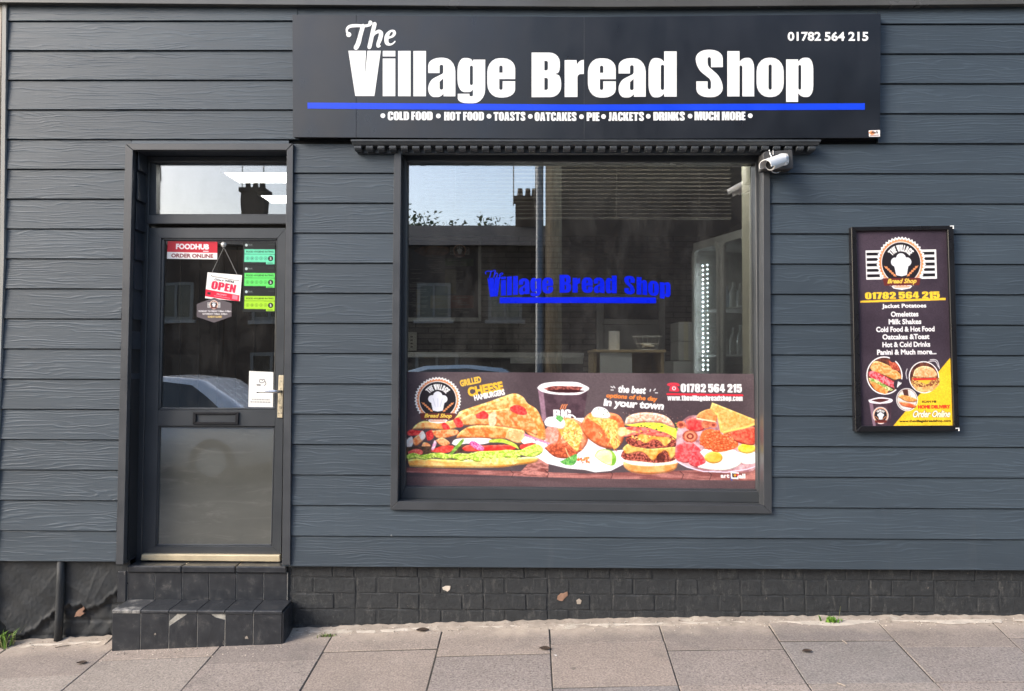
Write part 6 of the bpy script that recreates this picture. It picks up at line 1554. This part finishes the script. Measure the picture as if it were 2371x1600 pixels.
for k in range(4): obj('shelf', fbox(.045, Wd-.045, .06, .48, RZ0+.5+k*.34, RZ0+.512+k*.34, .002), MT['wire'], fr)
ld = bmesh.new()
for k in range(24):
    z = U(1637, 612+k*10.6, 1.35).z
    for u_ in (.085, .15): 
        add_tube(ld, [fpt(u_, z+random.uniform(-.004, .004), .060), fpt(u_, z, .066)], random.uniform(.0035, .006) if u_ < .1 else random.uniform(.0015, .0035), 8)
obj('light_strip', ld, MT['led'], fr)
random.seed(8)
for k in range(4):
    for j in range(5):
        u_ = .22+j*(Wd-.30)/5; z0 = RZ0+.513+k*.34; c = fpt(u_, z0, .18); hgt = random.uniform(.17, .23)
        col = random.choice(['car_blue', 'bare_brick', 'green', 'steel', 'wood_pale', 'white_plastic'])
        tag(obj('drink_bottle', tube([c, c+Vector((0, 0, hgt*.62)), c+Vector((0, 0, hgt*.8)), c+Vector((0, 0, hgt))], [.03, .03, .013, .012], 10), MT[col]), 'small %s drink bottle on the %s shelf inside the cooler' % ({'car_blue': 'pale blue', 'bare_brick': 'orange brown', 'green': 'green', 'steel': 'silver', 'wood_pale': 'tan', 'white_plastic': 'white'}[col], ('lowest', 'second lowest', 'second highest', 'highest')[k]), 'bottle', 'bottles in the drinks cooler')

# ================================================================== ACROSS THE STREET, SEEN MIRRORED IN THE GLASS
YH = 20.0
ze, zr = MIR(1000, 566, YH).z, MIR(1000, 522, YH+4).z
ter_x = [MIR(v, 700, YH).x for v in (-640, -255, 130, 515, 900, 1275)]
labs = ['far left red brick terraced house across the street', 'second red brick terraced house from the left across the street', 'third red brick terraced house from the left across the street', 'red brick terraced house opposite the door', 'red brick terraced house opposite the window']
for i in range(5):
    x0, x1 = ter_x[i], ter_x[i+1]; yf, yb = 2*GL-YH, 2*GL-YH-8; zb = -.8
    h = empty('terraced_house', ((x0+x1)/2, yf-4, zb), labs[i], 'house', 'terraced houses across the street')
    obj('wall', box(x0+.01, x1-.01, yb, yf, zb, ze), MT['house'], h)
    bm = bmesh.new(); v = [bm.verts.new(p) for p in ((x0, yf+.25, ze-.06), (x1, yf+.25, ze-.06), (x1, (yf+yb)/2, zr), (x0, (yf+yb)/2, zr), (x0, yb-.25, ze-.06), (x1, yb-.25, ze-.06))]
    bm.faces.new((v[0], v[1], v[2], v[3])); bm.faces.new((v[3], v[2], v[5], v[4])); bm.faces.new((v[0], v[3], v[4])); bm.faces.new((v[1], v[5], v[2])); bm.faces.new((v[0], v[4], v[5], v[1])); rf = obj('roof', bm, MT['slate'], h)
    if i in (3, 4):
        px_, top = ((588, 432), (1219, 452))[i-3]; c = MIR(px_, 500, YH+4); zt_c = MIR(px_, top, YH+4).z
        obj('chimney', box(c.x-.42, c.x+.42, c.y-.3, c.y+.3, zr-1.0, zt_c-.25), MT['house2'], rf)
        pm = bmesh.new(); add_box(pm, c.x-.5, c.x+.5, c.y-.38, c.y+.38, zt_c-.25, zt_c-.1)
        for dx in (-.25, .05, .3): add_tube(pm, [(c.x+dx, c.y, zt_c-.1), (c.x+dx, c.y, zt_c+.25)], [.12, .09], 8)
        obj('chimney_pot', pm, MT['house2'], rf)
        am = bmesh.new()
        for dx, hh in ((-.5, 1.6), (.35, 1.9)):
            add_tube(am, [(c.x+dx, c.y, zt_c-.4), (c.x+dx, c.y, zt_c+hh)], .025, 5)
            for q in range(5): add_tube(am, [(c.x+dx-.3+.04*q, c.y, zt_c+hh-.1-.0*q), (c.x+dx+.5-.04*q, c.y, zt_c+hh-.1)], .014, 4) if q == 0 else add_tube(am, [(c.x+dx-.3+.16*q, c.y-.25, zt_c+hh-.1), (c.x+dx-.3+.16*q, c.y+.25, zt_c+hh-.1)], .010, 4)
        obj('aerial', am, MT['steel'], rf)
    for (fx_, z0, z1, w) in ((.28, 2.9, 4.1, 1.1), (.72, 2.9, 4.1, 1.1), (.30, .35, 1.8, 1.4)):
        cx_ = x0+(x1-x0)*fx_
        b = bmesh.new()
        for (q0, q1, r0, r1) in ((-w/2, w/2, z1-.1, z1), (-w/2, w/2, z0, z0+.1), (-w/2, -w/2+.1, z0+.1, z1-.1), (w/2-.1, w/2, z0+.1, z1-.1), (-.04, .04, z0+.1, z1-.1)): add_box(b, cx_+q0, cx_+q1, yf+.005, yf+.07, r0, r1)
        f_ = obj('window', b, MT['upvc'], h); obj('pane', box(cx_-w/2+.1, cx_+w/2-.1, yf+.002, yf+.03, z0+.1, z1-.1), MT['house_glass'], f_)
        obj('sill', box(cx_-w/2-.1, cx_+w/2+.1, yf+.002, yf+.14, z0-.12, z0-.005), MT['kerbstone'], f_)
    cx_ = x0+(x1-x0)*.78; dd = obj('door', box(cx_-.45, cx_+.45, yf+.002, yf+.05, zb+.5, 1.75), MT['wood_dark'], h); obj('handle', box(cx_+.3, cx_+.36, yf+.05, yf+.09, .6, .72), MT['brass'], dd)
# taller dark building right of the telegraph pole
YT2 = 15.0; gx0 = MIR(1292, 500, YT2).x; yf = 2*GL-YT2
tb = empty('corner_building', (gx0+7, yf-5, -.8), 'tall dark brick building behind the telegraph pole', 'building')
obj('wall', box(gx0, gx0+15, yf-9, yf, -.8, 10.5), MT['house2'], tb)
bm = bmesh.new(); v = [bm.verts.new(p) for p in ((gx0-.2, yf+.3, 10.4), (gx0+15.2, yf+.3, 10.4), (gx0+15.2, yf-4.5, 13.5), (gx0-.2, yf-4.5, 13.5), (gx0-.2, yf-9.3, 10.4), (gx0+15.2, yf-9.3, 10.4))]
bm.faces.new((v[0], v[1], v[2], v[3])); bm.faces.new((v[3], v[2], v[5], v[4])); bm.faces.new((v[0], v[3], v[4])); bm.faces.new((v[1], v[5], v[2])); bm.faces.new((v[0], v[4], v[5], v[1])); obj('roof', bm, MT['slate'], tb)
for fx_ in (7.4, 10.8, 13.6):
    for z0 in (.4, 3.6, 6.8):
        b = bmesh.new(); w = 1.2; z1 = z0+1.7; cx_ = gx0+fx_
        for (q0, q1, r0, r1) in ((-w/2, w/2, z1-.08, z1), (-w/2, w/2, z0, z0+.08), (-w/2, -w/2+.08, z0+.08, z1-.08), (w/2-.08, w/2, z0+.08, z1-.08)): add_box(b, cx_+q0, cx_+q1, yf+.005, yf+.06, r0, r1)
        f_ = obj('window', b, MT['lamp_post'], tb); obj('pane', box(cx_-w/2+.08, cx_+w/2-.08, yf+.002, yf+.03, z0+.08, z1-.08), MT['house_glass'], f_)
# street lamp and telegraph pole on the far kerb
c = MIR(1249, 843, 6.0); lpz = rz(c.x, c.y)
lp_ = empty('street_lamp', (c.x, c.y, lpz), 'grey street lamp post across the road', 'street lamp')
obj('post', tube([(c.x, c.y, lpz), (c.x, c.y, lpz+1.2), (c.x, c.y, lpz+1.25), (c.x, c.y, lpz+7.2)], [.085, .08, .055, .045], 12), MT['lamp_post'], lp_, smooth=True)
obj('arm', tube([(c.x, c.y, lpz+7.15), (c.x, c.y+.3, lpz+7.4), (c.x, c.y+.9, lpz+7.5)], .035, 8), MT['lamp_post'], lp_, smooth=True)
obj('lantern', box(c.x-.12, c.x+.12, c.y+.85, c.y+1.45, lpz+7.43, lpz+7.56, .03), MT['steel'], lp_)
c = MIR(1281, 843, 6.0)
tp = empty('telegraph_pole', (c.x, c.y, lpz), 'weathered wooden telegraph pole across the road', 'telegraph pole')
obj('pole', tube([(c.x, c.y, lpz), (c.x, c.y, lpz+4), (c.x-.01, c.y, lpz+8.5)], [.125, .112, .095], 14), MT['pole_wood'], tp, smooth=True)
obj('cross_arm', box(c.x-.6, c.x+.6, c.y-.16, c.y-.08, lpz+7.9, lpz+8.02, .005), MT['pole_wood'], tp)
# parked cars
def car(x, y, z, m, label, L=4.2):
    root = empty('parked_car', (x, y, z), label, 'car', 'cars parked across the road')
    prof = [(0, .30), (.02, .62), (.10, .74), (.30, .80), (.86, .86), (1.42, 1.36), (1.75, 1.46), (2.5, 1.48), (3.1, 1.42), (3.75, .98), (4.05, .92), (4.18, .70), (4.2, .34), (3.9, .24), (.3, .24)]
    gl_ = [(1.02, .90), (1.50, 1.32), (1.80, 1.40), (2.5, 1.42), (3.02, 1.36), (3.52, .98)]
    W2 = .86; bm = bmesh.new()
    rows = []
    for yy, ins, tin in ((-W2, .0, .16), (-W2*.6, 0, .04), (W2*.6, 0, .04), (W2, .0, .16)):
        rows.append([bm.verts.new((x-L/2+px_*L/4.2, y+yy*(1-.14*max(0, (pz-.86)/.6)), z+pz)) for px_, pz in prof])
    n = len(prof)
    for a_ in range(3):
        for k in range(n): bm.faces.new((rows[a_][k], rows[a_][(k+1) % n], rows[a_+1][(k+1) % n], rows[a_+1][k]))
    bm.faces.new(rows[0][::-1]); bm.faces.new(rows[3]); bmesh.ops.recalc_face_normals(bm, faces=bm.faces[:]); bevel(bm, .03, 2)
    obj('body', bm, MT[m], root, smooth=True)
    for s in (-1, 1):
        bm = bmesh.new(); bm.faces.new([bm.verts.new((x-L/2+px_, y+s*(W2*(1-.14*max(0, (pz-.86)/.6))+.012), z+pz)) for px_, pz in gl_]); obj('side_window', bm, MT['house_glass'], root)
    for px_ in (.82, 3.36):
        for s in (-1, 1):
            w = obj('wheel', tube([(x-L/2+px_, y+s*.66, z+.31), (x-L/2+px_, y+s*.875, z+.31)], .31, 20), MT['tyre'], root); obj('rim', tube([(x-L/2+px_, y+s*.84, z+.31), (x-L/2+px_, y+s*.885, z+.31)], .2, 14), MT['steel'], w)
    for s in (-1, 1): obj('headlight', box(x+L/2-.28, x+L/2-.02, y+s*.58-.16, y+s*.58+.16, z+.62, z+.76, .03), MT['chrome'], root)
c = MIR(300, 843, 6.2); car(c.x, c.y-.6, rz(c.x, c.y-.6), 'car_white', 'white car parked across the road opposite the door')
c = MIR(1040, 843, 9.3); car(c.x, c.y, rz(c.x, c.y), 'car_blue', 'pale blue car parked across the road opposite the window')
# tree behind the roofs
c = MIR(1065, 600, 34); random.seed(13)
tr = empty('tree', (c.x, c.y, -1), 'bushy green tree rising behind the terraced roofs', 'tree')
tm = bmesh.new(); add_tube(tm, [(c.x, c.y, -1), (c.x+.1, c.y, 3), (c.x, c.y, 6.5)], [.3, .22, .08], 8)
for k in range(7): a = k*.9; add_tube(tm, [(c.x, c.y, 3.2+.3*k), (c.x+1.4*math.cos(a), c.y+1.4*math.sin(a), 5+.3*k)], [.1, .03], 5)
obj('trunk', tm, MT['bark'], tr)
ztop_ = MIR(1065, 498, 34).z; lm_ = bmesh.new()
for k in range(3800):
    cl = k % 26; rs = random.Random(cl); q = Vector((rs.gauss(0, 1.3), rs.gauss(0, 1.2), rs.uniform(-1.6, .9)))
    p = Vector((c.x, c.y, ztop_-1.5)) + q + Vector((random.gauss(0, .42), random.gauss(0, .42), random.gauss(0, .35)))
    s_ = random.uniform(.07, .15); a, b = Vector((random.gauss(0, 1), random.gauss(0, 1), random.gauss(0, 1))).normalized(), Vector((random.gauss(0, 1), random.gauss(0, 1), random.gauss(0, 1))).normalized()
    lm_.faces.new([lm_.verts.new(v_) for v_ in (p-a*s_, p+b*s_*.6, p+a*s_, p-b*s_*.6)])
obj('crown', lm_, MT['leaf'], tr)
# neighbour's rendered wall past the left corner strip
tag(obj('neighbour_wall', box(XL-3.0, XL-.03, -.012, .22, -.7, 3.62), MT['neighbour']), 'pale rendered wall of the neighbouring house past the left corner strip', 'wall')
